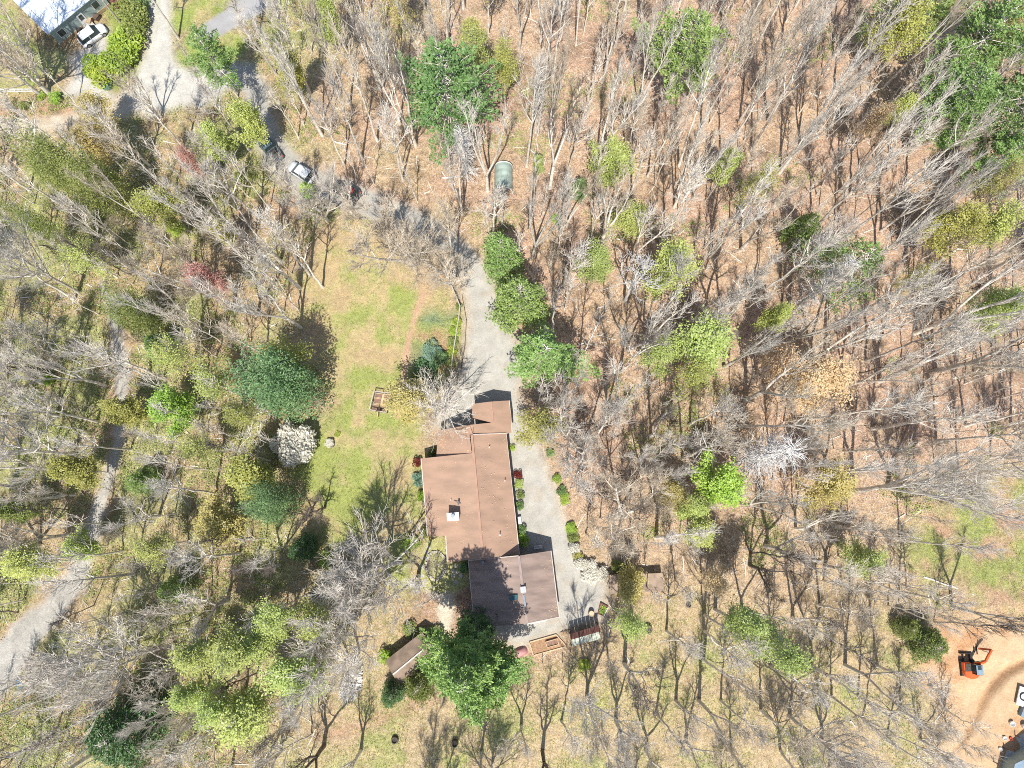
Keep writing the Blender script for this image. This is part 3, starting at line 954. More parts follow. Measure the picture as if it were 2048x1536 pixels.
def plant(kind, i, x, y, z=0.0, H=None, R=None, rz=None, lean=(0, 0), bark='bark', twig='twig', leaf=None, name=None, lab=None, cat='tree', group=None):
    pr = PRO[kind][i % len(PRO[kind])]
    sz = (H or pr['H']) / pr['H']
    sx = (R or pr['R']) / pr['R']
    o = bpy.data.objects.new(name, None)
    COL.objects.link(o)
    o.location = (x, y, z - 0.05)
    o.rotation_mode = 'ZYX'
    o.rotation_euler = (-lean[1], lean[0], rz if rz is not None else random.uniform(0, 6.28))
    o.scale = (sx, sx, sz)
    tag(o, lab, cat, group)
    for part, mk in (('trunk', bark), ('branches', twig), ('foliage', leaf)):
        me = pr[part]
        if me is None: continue
        nm = part if part != 'trunk' or kind not in ('bush', 'blossom', 'roundtree') else 'stems'
        c = bpy.data.objects.new(nm, me)
        COL.objects.link(c)
        c.parent = o
        if not me.materials: me.materials.append(None)
        c.material_slots[0].link = 'OBJECT'
        c.material_slots[0].material = M[mk]
    return o

# ------------------------------------------------------------------ buildings
def V3(px, py, h): return P(px, py, h)


def shrink(pts, k):
    """move the corners of an outline k metres towards its middle (in plan)"""
    cx = sum(p.x for p in pts) / len(pts)
    cy = sum(p.y for p in pts) / len(pts)
    out = []
    for p in pts:
        d = Vector((cx - p.x, cy - p.y, 0))
        out.append(p + d.normalized() * min(k, d.length * 0.8))
    return out


def roofed(root, planes, rmat, wmat, ridge=None, th=0.14, eave=0.55, drop=0.2, ridge_mat='ridge', cap_w=0.3, edges=()):
    for pl in planes:
        pts = [V3(*c) for c in pl]
        MB().slab(pts, th).obj('roof', M[rmat], root)
        MB().skirt([p - Vector((0, 0, drop)) for p in shrink(pts, eave)], -0.1).obj('wall', M[wmat], root)
    for a, b in ridge or ():
        MB().bar(V3(*a) + Vector((0, 0, 0.03)), V3(*b) + Vector((0, 0, 0.03)), cap_w, 0.07).obj('ridge_cap', M[ridge_mat], root)
    for a, b in edges:
        MB().bar(V3(*a) - Vector((0, 0, 0.09)), V3(*b) - Vector((0, 0, 0.09)), 0.10, 0.22).obj('fascia', M['trim'], root)


house = thing('house', 'long brown shingled house with a white chimney beside the driveway', 'house')
RC = 5.15
roofed(house, [
    [(946.6, 906, RC), (842, 917, 2.75), (855, 1073, 2.7), (891.5, 1071, 3.5), (894.5, 1124, 3.5), (966, 1117, RC)],
    [(942.5, 868, 5.04), (966, 1117, RC), (1039, 1109, 3.0), (1012, 865.5, 3.24)],
    [(937, 850, 5.0), (876.5, 861, 2.65), (872.5, 914, 2.65), (944, 912, 5.0)],
    [(937, 850, 5.0), (939, 869, 5.0), (1012.5, 868, 3.2), (1024, 864, 2.92), (1024, 841.5, 2.9), (985.5, 845, 3.83)],
    [(982, 803, 3.95), (985.5, 846, 3.95), (1024, 842, 2.92), (1018.5, 801, 2.92)],
    [(982, 803, 3.95), (944, 808, 2.9), (945.5, 837, 2.9), (985.5, 846, 3.95)],
], 'roof', 'siding', ridge=[((943.5, 870, RC), (966, 1116, RC)), ((937, 851, 5.0), (943.5, 869, 5.02)), ((982, 803.5, 3.95), (985.3, 845, 3.95))],
    edges=[((1012, 866, 3.2), (1039, 1109, 3.0)), ((944, 869, 5.1), (1012, 866.5, 3.32)), ((842, 917, 2.75), (855, 1073, 2.7)), ((1018.5, 801, 2.92), (1024, 864, 2.92)), ((944, 808, 2.9), (1018.5, 801, 2.93)) if False else ((891.5, 1072, 3.5), (894.5, 1123, 3.5))])
# chimney: white rendered stack with a flue, its shadow falls up the roof
c0, c1 = P(895, 1027, 5.6), P(917, 1040, 5.6)
ch = MB().box(((c0.x + c1.x) / 2, (c0.y + c1.y) / 2, 4.6), (1.38, 0.86, 2.0), 0.08).obj('chimney', M['white_paint'], house)
MB().box(((c0.x + c1.x) / 2, (c0.y + c1.y) / 2, 5.62), (1.5, 0.98, 0.10), 0.08).obj('cap', M['white_paint'], ch)
MB().lathe(((c0.x + c1.x) / 2, (c0.y + c1.y) / 2 + 0.1, 5.6), [(0.15, 0), (0.15, 0.35), (0.24, 0.36), (0.24, 0.42)], 12).obj('flue', M['steel'], ch)
for px, py, h, k in ((979, 895, 4.3, 0.06), (1000, 1070, 4.35, 0.06), (1010, 962, 3.75, 0.05), (902, 1000, 4.0, 0.04)):
    p = P(px, py, h)
    MB().lathe((p.x, p.y, h - 0.25), [(k, 0), (k, 0.62), (k * 1.4, 0.63), (k * 1.4, 0.68)], 8).obj('vent_pipe', M['white_paint'], house)
p = P(917, 1006, 4.25)      # leaning metal flue with its brace
MB().bar((p.x, p.y - 0.2, 4.0), (p.x + 0.05, p.y + 0.1, 5.1), 0.22, n=8).obj('stove_pipe', M['steel'], house)
MB().bar((p.x - 0.55, p.y + 0.35, 4.15), (p.x + 0.02, p.y, 4.7), 0.05).bar((p.x + 0.5, p.y - 0.05, 4.25), (p.x + 0.02, p.y, 4.7), 0.05).obj('pipe_brace', M['black'], house)
p = P(1039, 1041, 0.5)
MB().box((p.x, p.y, 0.3), (0.45, 0.95, 0.6), 0.1).obj('porch_step', M['white_paint'], house)

garage = thing('garage', 'square garage with mauve brown shingles at the south end of the house', 'garage')
roofed(garage, [
    [(1037.5, 1111.5, 5.3), (936.5, 1121, 2.2), (949, 1256, 2.2), (1054.5, 1247, 5.3)],
    [(1037.5, 1111.5, 5.3), (1054.5, 1247, 5.3), (1118.5, 1234, 2.8), (1102, 1101.5, 2.8)],
], 'roof_g', 'siding', ridge_mat='ridge_g', ridge=[((1037.5, 1112.5, 5.3), (1054.4, 1246, 5.3))], edges=[((1118.5, 1234, 2.8), (1102, 1101.5, 2.8)), ((936.5, 1121, 2.2), (949, 1256, 2.2)), ((936.5, 1121, 2.2), (1037.5, 1111.5, 5.3)), ((1054.5, 1247, 5.3), (1118.5, 1234, 2.8))])
p = P(1046, 1178, 5.4)
MB().box((p.x, p.y, 5.35), (0.55, 0.62, 0.55), 0.1).obj('roof_vent', M['blue_steel'], garage, bevel=0.03)
MB().box((p.x + 0.02, p.y - 0.05, 5.66), (0.66, 0.72, 0.07), 0.1).obj('vent_hood', M['steel'], garage)
p = P(1026.5, 1195, 4.7)
sl = MB()
a_, b_ = P(1018, 1191, 4.66), P(1035, 1189, 5.0)
c_, d_ = P(1036, 1199, 5.0), P(1019, 1201, 4.66)
sl.slab([v + Vector((0, 0, 0.22)) for v in (a_, b_, c_, d_)], 0.3).obj('skylight', M['skylight'], garage)
a_, b_ = P(1047, 1190, 5.42), P(1051, 1212, 5.42)
MB().bar(a_, b_, 0.2, 0.12).obj('ridge_flashing', M['blue_steel'], garage)
a_ = P(966, 1124, 3.0)
MB().lathe((a_.x, a_.y, 2.95), [(0.07, 0), (0.07, 0.6), (0.2, 0.62), (0.2, 0.7)], 10).obj('vent_pipe', M['blue_steel'], garage)
p = P(1073, 1238, 0.4)
MB().box((p.x, p.y - 0.15, 1.05), (2.6, 0.08, 2.1), 0.18).obj('garage_door', M['white_paint'], garage)

shed = thing('garden_shed', 'brown gabled shed with a pale ridge half under the big pine', 'shed')
roofed(shed, [
    [(785, 1349.7, 3.2), (770.3, 1321.7, 2.2), (844.3, 1263.8, 2.2), (860, 1288.5, 3.2)],
    [(785, 1349.7, 3.2), (860, 1288.5, 3.2), (874, 1310, 2.2), (800.5, 1371, 2.2)],
], 'roof_s', 'siding', ridge=[((786, 1349, 3.2), (848, 1298, 3.2))], eave=0.35, ridge_mat='ridge_w', cap_w=0.16)

rs = thing('tin_shed', 'small open shed with rusty red and mossy grey tin roof', 'shed')
a0, a1, b0, b1, c0, c1 = (1139.8, 1268, 2.15), (1197.3, 1250.3, 2.15), (1141.3, 1279.8, 2.55), (1198.7, 1263.4, 2.55), (1144.8, 1293, 1.7), (1202.5, 1277.5, 1.7)


def strips(root, q, n, mk):
    """a roof plane of n overlapping sheets"""
    A, B, C, D = [V3(*c) for c in q]        # A-B top edge, D-C bottom edge
    for i in range(n):
        t0, t1 = i / n, (i + 1) / n - 0.012
        up = Vector((0, 0, 0.025 if i % 2 else 0.0))
        MB().slab([A.lerp(B, t0) + up, D.lerp(C, t0) + up, D.lerp(C, t1) + up, A.lerp(B, t1) + up], 0.03).obj('roof_sheet', M[mk], root)


strips(rs, (b0, b1, a1, a0), 7, 'rust')
strips(rs, (b0, b1, c1, c0), 7, 'tin')
for c in (a0, a1, c0, c1):
    q = V3(*c)
    MB().box((q.x * 1.0, q.y, c[2] / 2 - 0.1), (0.12, 0.12, c[2] - 0.1)).obj('post', M['darkwood'], rs)
w0, w1 = V3(*c0), V3(*c1)
MB().bar((w0.x, w0.y + 0.1, 0.8), (w1.x, w1.y + 0.1, 0.8), 0.06, 1.5).obj('back_wall', M['darkwood'], rs)
w0, w1 = V3(*a0), V3(*c0)
MB().bar((w0.x + 0.15, w0.y, 0.85), (w1.x + 0.15, w1.y, 0.85), 0.06, 1.6).obj('side_wall', M['darkwood'], rs)

wsd = thing('animal_shelter', 'low tan roofed shelter behind the olive gold tree and white azalea', 'shelter')
roofed(wsd, [[(1219, 1150, 1.5), (1219, 1188, 1.0), (1328, 1182, 1.0), (1325, 1146, 1.5)]], 'roof_s', 'siding', eave=0.25)

nh = thing('neighbour_house', 'pale house with a white metal roof in the upper corner', 'house')
E0, E1, EH = (95, 69), (203, -20), 3.2
rA, rB = V3(*E0, EH), V3(*E1, EH)
along = (rB - rA).normalized()
acr = Vector((-along.y, along.x, 0))
RD = 4.6
r0, r1 = rA + acr * RD + Vector((0, 0, 1.0)), rB + acr * RD + Vector((0, 0, 1.0))
e2, e3 = rA + acr * RD * 2, rB + acr * RD * 2
for q0, q1, q2, q3 in ((rA, rB, r1, r0), (r0, r1, e3, e2)):
    for i in range(12):
        t0, t1 = i / 12, (i + 1) / 12
        MB().slab([q0.lerp(q1, t0), q0.lerp(q1, t1 - 0.004), q3.lerp(q2, t1 - 0.004), q3.lerp(q2, t0)], 0.07).obj('roof_sheet', M['metal_w'], nh)
MB().bar(r0 + Vector((0, 0, .04)), r1 + Vector((0, 0, .04)), 0.35, 0.06).obj('ridge_cap', M['metal_w'], nh)
wa, wb_ = rA + along * 0.35 + acr * 0.45, rB - along * 0.3 + acr * 0.45
wl = MB()
wl.prism([wa, wb_, wb_ + acr * (RD * 2 - 0.9), wa + acr * (RD * 2 - 0.9)], -0.1, EH - 0.02).obj('wall', M['teal_wall'], nh)
ang = math.atan2(along.y, along.x)


def on_wall(t, z, wd, ht, mk, name, out=0.03, parent=None, dp=0.06):
    q = wa.lerp(wb_, t) - acr * out
    return MB().box((q.x, q.y, z), (wd, dp, ht), ang).obj(name, M[mk], parent or nh)


for t in (0.14, 0.82):
    f = on_wall(t, 1.6, 1.15, 1.25, 'white_paint', 'window', 0.04)
    on_wall(t, 1.6, 0.95, 1.05, 'glass', 'pane', 0.075, f)
dr = on_wall(0.52, 1.15, 1.0, 2.1, 'white_paint', 'door', 0.04)
on_wall(0.52, 1.5, 0.6, 0.9, 'glass', 'pane', 0.075, dr)
q = wa.lerp(wb_, 0.52) - acr * 0.75
MB().box((q.x, q.y, 0.2), (1.5, 1.2, 0.4), ang).obj('door_step', M['concrete'], nh)
MB().box((wa.lerp(wb_, 0.5).x - acr.x * 0.06, wa.lerp(wb_, 0.5).y - acr.y * 0.06, 0.15), ((wb_ - wa).length, 0.1, 0.5), ang).obj('brick_base', M['cutwood'], nh)
for k in range(5):      # red steps at the far corner
    q = wb_ + along * 0.2 - acr * (0.1 + 0.3 * k)
    MB().box((q.x + along.x * .5, q.y + along.y * .5, 0.9 - 0.18 * k), (1.0, 0.28, 0.12), ang).obj('step', M['rust'], nh)

# grey building in the lower corner by the clay track
gb = thing('workshop', 'dark blue roofed building cut by the lower right corner', 'building')
roofed(gb, [[(2030, 1528, 2.4), (2010, 1620, 2.4), (2110, 1640, 3.2), (2110, 1490, 3.2)]], 'blue_steel', 'teal_wall', eave=0.3)
cpad = thing('concrete_pad', 'pale blue grey concrete pad beside the corner building', 'concrete pad')
MB().prism([P(2013, 1500), P(2026, 1478), P(2056, 1462), P(2110, 1500), P(2060, 1580), P(1996, 1550)], -0.1, 0.06).obj('slab', M['concrete'], cpad)
for px, py, h in ((2006, 1495, 1.2), (1987, 1523, 1.2), (2029, 1470, 1.2)):
    q = P(px, py)
    tag(MB().lathe((q.x, q.y, -0.1), [(0.07, 0), (0.07, h), (0.03, h + 0.04)], 7).obj('fence_post', M['darkwood']),
        {2006: 'dark wooden post nearest the corner building', 1987: 'dark wooden post at the lower edge beside the clay track', 2029: 'dark wooden post between the white trailer and the corner building'}[px], 'post', 'posts by the clay track')

# ------------------------------------------------------------------ garden things
patio = thing('flagstone_patio', 'flagstone patio of pale uneven stones between house and shed', 'patio')
rp = random.Random(5)
stn = 0
pts = []
for iy in range(30):
    for ix in range(30):
        px, py = 836 + ix * 10.5 + (5 if iy % 2 else 0) + rp.uniform(-2.2, 2.2), 1076 + iy * 9.6 + rp.uniform(-2, 2)
        q = P(px, py)
        if float(sdist(np.array([q.x]), np.array([q.y]), patio_w)[0]) < 0.25: continue
        if ((px - 872) / 24) ** 2 + ((py - 1131) / 32) ** 2 < 1: continue
        n = rp.choice((5, 6, 6, 7))
        a0 = rp.uniform(0, 6.28)
        ra = rp.uniform(0.29, 0.36)
        pts = [(q.x + ra * rp.uniform(0.85, 1.12) * math.cos(a0 + 6.283 * k / n), q.y + ra * rp.uniform(0.8, 1.05) * math.sin(a0 + 6.283 * k / n)) for k in range(n)]
        MB().prism(pts, -0.05, 0.035 + rp.uniform(0, 0.03)).obj('flagstone', M['stone'], patio)
ring = thing('stone_ring_bed', 'oval ring of pale stones round a sunken bed of bare canes', 'garden bed')
for k in range(30):
    a = 6.283 * k / 30
    q = P(872 + 20 * math.cos(a) + rp.uniform(-1, 1), 1131 + 28 * math.sin(a) + rp.uniform(-1, 1))
    MB().box((q.x, q.y, 0.12), (rp.uniform(.3, .5), rp.uniform(.26, .36), 0.3), rp.uniform(0, 3), 0.8).obj('stone', M['stone'], ring)
q = P(872, 1131)
MB().lathe((q.x, q.y, 0.0), [(1.25, 0), (1.2, 0.05)], 20).obj('soil', M['darkwood'], ring)
canes = []
rr = np.random.default_rng(3)
for k in range(170):
    a, d = rr.uniform(0, 6.28), math.sqrt(rr.random())
    b0 = np.array([q.x + 1.1 * d * math.cos(a), q.y + 1.6 * d * math.sin(a), 0.05])
    canes.append((bend_line(rr, b0, (rr.normal(0, .7), rr.normal(0, .5), 0.8), rr.uniform(0.5, 1.3), 3, 0, .3), np.array([.02, .017, .014, .006])))
v_, q_ = tubes(canes, 3)
o = link(bpy.data.objects.new('bare_canes', mesh_np('bare_canes', v_, quads=q_, mats=(M['twig'],))), ring)

# fenced vegetable garden
vg = thing('vegetable_garden', 'small fenced vegetable garden with brown beds on the lawn', 'garden')
cn = dict(NW=(751, 785), NE=(783, 789), SE=(775.2, 827), SW=(742, 821.5))
g = {k: P(*v) for k, v in cn.items()}


def gq(u, v): return g['NW'].lerp(g['NE'], u).lerp(g['SW'].lerp(g['SE'], u), v)


for (u0, u1) in ((0.04, 0.44), (0.60, 0.96)):
    for (v0, v1) in ((0.04, 0.26), (0.31, 0.58), (0.64, 0.96)):
        MB().prism([gq(u0, v0), gq(u0, v1), gq(u1, v1), gq(u1, v0)], -0.05, 0.16).obj('bed', M['soil'], vg)
        for (a_, b_) in (((u0, v0), (u1, v0)), ((u0, v1), (u1, v1))):
            MB().bar(gq(*a_) + Vector((0, 0, .12)), gq(*b_) + Vector((0, 0, .12)), 0.07, 0.26).obj('bed_board', M['timber'], vg)
MB().prism([gq(.46, .03), gq(.46, .97), gq(.58, .97), gq(.58, .03)], -0.05, 0.03).obj('centre_path', M['timber'], vg)
FH = 1.15
for u, v in ((0, 0), (0.5, 0), (1, 0), (1, .5), (1, 1), (0.62, 1), (0.38, 1), (0, 1), (0, .5)):
    q = gq(u, v)
    MB().box((q.x, q.y, FH / 2 - 0.05), (0.1, 0.1, FH + 0.1), 0.1).obj('post', M['oldwood'], vg)
for a_, b_ in (((0, 0), (1, 0)), ((1, 0), (1, 1)), ((0, 1), (0, 0)), ((0, 1), (0.38, 1)), ((0.62, 1), (1, 1))):
    MB().bar(gq(*a_) + Vector((0, 0, FH)), gq(*b_) + Vector((0, 0, FH)), 0.11, 0.06).obj('top_rail', M['oldwood'], vg)
    wires = MB()
    A, B = gq(*a_), gq(*b_)
    for k in range(5): wires.bar(A + Vector((0, 0, .15 + .2 * k)), B + Vector((0, 0, .15 + .2 * k)), 0.012)
    n = int((B - A).length / 0.2)
    for k in range(n): wires.bar(A.lerp(B, k / n) + Vector((0, 0, .1)), A.lerp(B, k / n) + Vector((0, 0, FH)), 0.012)
    wires.obj('wire_mesh', M['steel'], vg)
gt = gq(0.5, 1)
q1 = P(757.5, 834.5)
MB().bar((gt.x, gt.y, 0.55), (q1.x, q1.y, 0.5), 0.09, 0.95).obj('gate', M['timber'], vg)
for k in range(4):
    q = gq(0.44 + 0.04 * k, 0.86)
    MB().box((q.x, q.y, 0.35), (0.06, 0.4, 0.7)).obj('compost_slat', M['charcoal'], vg)


def fence(name, pts, label, cat, ht, rails, mk, gap=2.4, rw=0.09, group=None):
    root = thing(name, label, cat, group=group)
    for a, b in zip(pts[:-1], pts[1:]):
        A, B = P(*a), P(*b)
        n = max(1, round((B - A).length / gap))
        for k in range(n + 1 if b == pts[-1] else n):
            q = A.lerp(B, k / n)
            MB().box((q.x, q.y, ht / 2 - 0.1), (0.12, 0.12, ht + 0.2), math.atan2((B - A).y, (B - A).x)).obj('post', M[mk], root)
        for h in rails:
            MB().bar(A + Vector((0, 0, h)), B + Vector((0, 0, h)), rw, 0.12).obj('rail', M[mk], root)
    return root


fence('rail_fence', [(880, 531), (906.7, 582), (921, 616), (919, 636), (910.4, 690), (903.8, 736)], 'weathered rail fence along the garden side of the driveway', 'fence', 1.1, (0.45, 0.8, 1.08), 'oldwood', rw=0.12)
fence('driveway_edging', [(924, 590), (933, 640), (930, 690), (922, 740)], 'low dark timber edging between rail fence and driveway', 'edging', 0.12, (0.06,), 'darkwood', rw=0.09)
fence('white_fence', [(-30, 186), (70, 186)], 'white two rail fence at the edge of the upper lawn', 'fence', 1.0, (0.45, 0.95), 'white_paint', rw=0.09)
q = P(239, 43)
tag(MB().lathe((q.x, q.y, -0.2), [(0.16, 0), (0.12, 4.6), (0.05, 4.65)], 9).obj('yard_pole', M['oldwood']), 'pale bare wooden pole beside the clipped hedge', 'pole')

# timber bed frames
tf = thing('timber_bed_frame', 'long pale timber bed frame with a smaller box inside', 'garden bed')
oc = [P(1058.6, 1284.3), P(1112, 1269), P(1132.5, 1292.5), P(1066.8, 1310.7)]
ic = [P(1090.9, 1283), P(1114.9, 1276), P(1116.6, 1287.8), P(1094.4, 1293.7)]
for k in range(4):
    MB().bar(oc[k] + Vector((0, 0, .1)), oc[(k + 1) % 4] + Vector((0, 0, .1)), 0.14, 0.22).obj('board', M['timber'], tf)
    MB().bar(ic[k] + Vector((0, 0, .22)), ic[(k + 1) % 4] + Vector((0, 0, .22)), 0.07, 0.44).obj('inner_board', M['timber'], tf)
MB().prism([p.lerp((oc[0] + oc[2]) / 2, 0.05) for p in oc], -0.05, 0.07).obj('mulch', M['mulch'], tf)
MB().prism([p.lerp((ic[0] + ic[2]) / 2, 0.06) for p in ic], 0.05, 0.30).obj('soil', M['soil'], tf)
pb = thing('planter_frame', 'small reddish bed frame of green plants beside the tin shed', 'garden bed')
oc = [P(1201, 1205), P(1216, 1214), P(1207, 1231.5), P(1196, 1227)]
for k in range(4):
    MB().bar(oc[k] + Vector((0, 0, .15)), oc[(k + 1) % 4] + Vector((0, 0, .15)), 0.1, 0.32).obj('board', M['rust'] if k != 1 else M['white_paint'], pb)
MB().prism([p.lerp((oc[0] + oc[2]) / 2, 0.1) for p in oc], -0.05, 0.2).obj('soil', M['soil'], pb)
V_, Q_ = leaf_quads(rr, np.array([tuple(oc[0].lerp(oc[1], rp.random()).lerp(oc[3].lerp(oc[2], rp.random()), rp.uniform(.1, .9)) + Vector((0, 0, rp.uniform(.2, .4)))) for _ in range(160)]), 0.09)
o = link(bpy.data.objects.new('foliage', mesh_np('foliage', V_, quads=Q_, mats=(M['lime'],), smooth=False)), pb)
q = P(1182, 1226)
bl = thing('barrel_planter', 'round tan barrel standing behind the tin shed', 'barrel', (q.x, q.y, 0))
MB().lathe((0, 0, 0), [(.3, 0), (.38, .35), (.34, .75), (.30, .75), (.30, .68)], 14).obj('barrel', M['timber'], bl)
MB().lathe((0, 0, 0.22), [(.37, 0), (.385, .06)], 14).obj('hoop', M['rust'], bl)
for px, lb in ((1084, 'thin dark post below the timber bed frame, nearer the big pine'), (1124, 'thin dark post below the timber bed frame, nearer the tin shed')):
    q = P(px, 1320)
    tag(MB().lathe((q.x, q.y, -0.2), [(.05, 0), (.05, 1.9), (.02, 1.93)], 7).obj('garden_post', M['darkwood']), lb, 'post', 'posts below the bed frame')
q = P(1130, 1266)
fw = thing('firewood_stack', 'short row of split logs against the tin shed', 'firewood', (q.x, q.y, 0), 0.25)
for k in range(9):
    MB().lathe((-0.55 + 0.14 * k, 0, 0.08 + 0.13 * (k % 3)), [(.07, -.25), (.075, .25)], 7, 'y').obj('log', M['cutwood'], fw)
q = P(1040, 1304)
pk = thing('pink_tarp', 'faded pink tarp over a low heap beside the big pine', 'tarp', (q.x, q.y, 0), 0.35)
tp = []
n = 12
for iy in range(7):
    for ix in range(n):
        u, v = ix / (n - 1) * 2 - 1, iy / 6 * 2 - 1
        h = 0.75 * max(0, 1 - u * u) ** .5 * max(0, 1 - v * v) ** .5 + 0.05 * rp.uniform(-1, 1)
        tp.append((u * 1.0 * (1 - 0.12 * v * v), v * 0.55 * (1 - .2 * u * u), max(0.02, h)))
tq = [(iy * n + ix, iy * n + ix + 1, (iy + 1) * n + ix + 1, (iy + 1) * n + ix) for iy in range(6) for ix in range(n - 1)]
link(bpy.data.objects.new('cover', mesh_np('cover', tp, quads=tq, mats=(M['pink'],))), pk)
MB().box((0.1, 0, 0.22), (1.2, 0.5, 0.44)).obj('heap', M['charcoal'], pk, bevel=.1)
q = P(1076, 1094)
bn = thing('white_bench', 'small white bench in the shade behind the garage', 'bench', (q.x, q.y, 0), 0.12)
MB().box((0, 0, .45), (1.1, .4, .06)).obj('seat', M['white_paint'], bn)
MB().box((0, .2, .72), (1.1, .05, .45)).obj('backrest', M['white_paint'], bn)
for sx in (-.48, .48):
    for sy in (-.15, .15): MB().box((sx, sy, .21), (.06, .06, .42)).obj('leg', M['white_paint'], bn)

# arched shelter in the woods
A, B = P(1006, 337), P(1007, 390)
L_ = (A - B).length
ar = thing('arched_shelter', 'arched grey green canvas shelter with a white end frame in the woods', 'shelter', (B.x, B.y, 0), 0.0)
prof = [(1.3 * math.cos(math.pi * k / 14), 2.15 * math.sin(math.pi * k / 14) ** 0.8) for k in range(15)]
vs, fs = [], []
ny = 8
for j in range(ny + 1):
    for k, (x, z) in enumerate(prof):
        vs.append((x * (1 + .012 * math.sin(j * 3.1)), 0.25 + (L_ - 0.3) * j / ny, z * (1 + (0.02 if j % 2 else -0.015))))
for j in range(ny):
    for k in range(14): fs.append((j * 15 + k, j * 15 + k + 1, (j + 1) * 15 + k + 1, (j + 1) * 15 + k))
fs.append(tuple(range(ny * 15, ny * 15 + 15)))
MB().add(vs, fs).obj('cover', M['canvas'], ar, smooth=False)
for yy in (0.2, L_ - 0.02):
    fr = MB()
    for k in range(14): fr.bar((prof[k][0], yy, prof[k][1]), (prof[k + 1][0], yy, prof[k + 1][1]), 0.09, 0.09)
    fr.obj('hoop', M['white_paint'], ar)
MB().prism([(-1.2, .15), (-.55, .15), (-.55, .2), (-1.2, .2)], 0, 1.5).obj('end_flap', M['white_paint'], ar)
MB().box((.35, .45, .5), (.9, .5, 1.0), .2).obj('stored_bins', M['steel'], ar, bevel=.05)

# hedge-side clutter in front of the neighbour's house
for k, (px, py, cl, lb) in enumerate([(188, 30, 'rust', 'rust red crate against the pale house'), (196, 38, 'darkwood', 'dark crate among pots beside the pale house'), (182, 46, 'cutwood', 'wooden crate between the white car and the pale house'), (163, 66, 'charcoal', 'black bin at the nose of the white car'), (166, 45, 'steel', 'grey lidded bin by the step of the pale house')]):
    q = P(px, py)
    cr = thing('storage_crate', lb, 'crate', (q.x, q.y, 0), 0.7 + k * .4, 'clutter beside the pale house')
    MB().box((0, 0, .3), (.8, .6, .6)).obj('body', M[cl], cr, bevel=.03)
    MB().box((0, 0, .63), (.86, .66, .06)).obj('lid', M[cl], cr)
eb = thing('stone_edging', 'row of pale edging stones along the pale house wall', 'edging')
for k in range(16):
    q = P(120 + 36 * k / 15, 88 - 30 * k / 15)
    MB().box((q.x + rp.uniform(-.1, .1), q.y, .08), (.45, .35, .3), rp.uniform(0, 3), .8).obj('stone', M['stone'], eb)
# white trailer at the right edge with a black hose ring, and the box beside it
q = P(2041, 1392)
tr = thing('white_trailer', 'white flat trailer with a black hose ring at the right edge', 'trailer', (q.x, q.y, 0), -0.35)
MB().box((0.4, 0, .5), (2.2, 2.3, .2)).obj('deck', M['white_paint'], tr, bevel=.03)
hs = MB()
for k in range(20):
    a, b = 6.283 * k / 20, 6.283 * (k + 1) / 20
    hs.bar((-.05 + .45 * math.cos(a), .05 + .45 * math.sin(a), .66), (-.05 + .45 * math.cos(b), .05 + .45 * math.sin(b), .66), .13)
hs.obj('hose_ring', M['black'], tr)
for sy in (-1.0, 1.0): MB().lathe((.4, sy, .32), [(.32, -.1), (.32, .1)], 14, 'y').obj('wheel', M['black'], tr)
q = P(2045, 1421)
tb = thing('grey_tool_box', 'blue grey steel box below the white trailer', 'tool box', (q.x, q.y, 0), -0.5)
MB().box((0, 0, .35), (.9, 1.5, .7)).obj('body', M['blue_steel'], tb, bevel=.04)
MB().box((0, 0, .73), (.95, 1.55, .06)).obj('lid', M['blue_steel'], tb)
for px, py, mk, sz, lb in ((2019, 1476, 'red_plastic', .5, 'small red fuel can beside the clay track'), (2006, 1475, 'white_paint', .6, 'white bucket to the left of the red fuel can'), (2020, 1446, 'white_paint', .8, 'white bucket above the red fuel can'), (1998, 1497, 'white_paint', .5, 'white bucket nearest the corner building posts'), (2046, 1452, 'white_paint', .9, 'large white tub below the grey steel box'), (42, 1361, 'blue', .9, 'bright blue tub beside the lower track'), (45, 1374, 'blue', .6, 'small blue tub below the bright blue tub')):
    q = P(px, py)
    bk = thing('bucket', lb, 'bucket', (q.x, q.y, 0))
    MB().lathe((0, 0, 0), [(.30 * sz, 0), (.42 * sz, .7 * sz), (.37 * sz, .7 * sz), (.3 * sz, .3 * sz)], 12).obj('body', M[mk], bk)
    MB().bar((-.4 * sz, 0, .68 * sz), (.4 * sz, 0, .78 * sz), .03).obj('handle', M['steel'], bk)

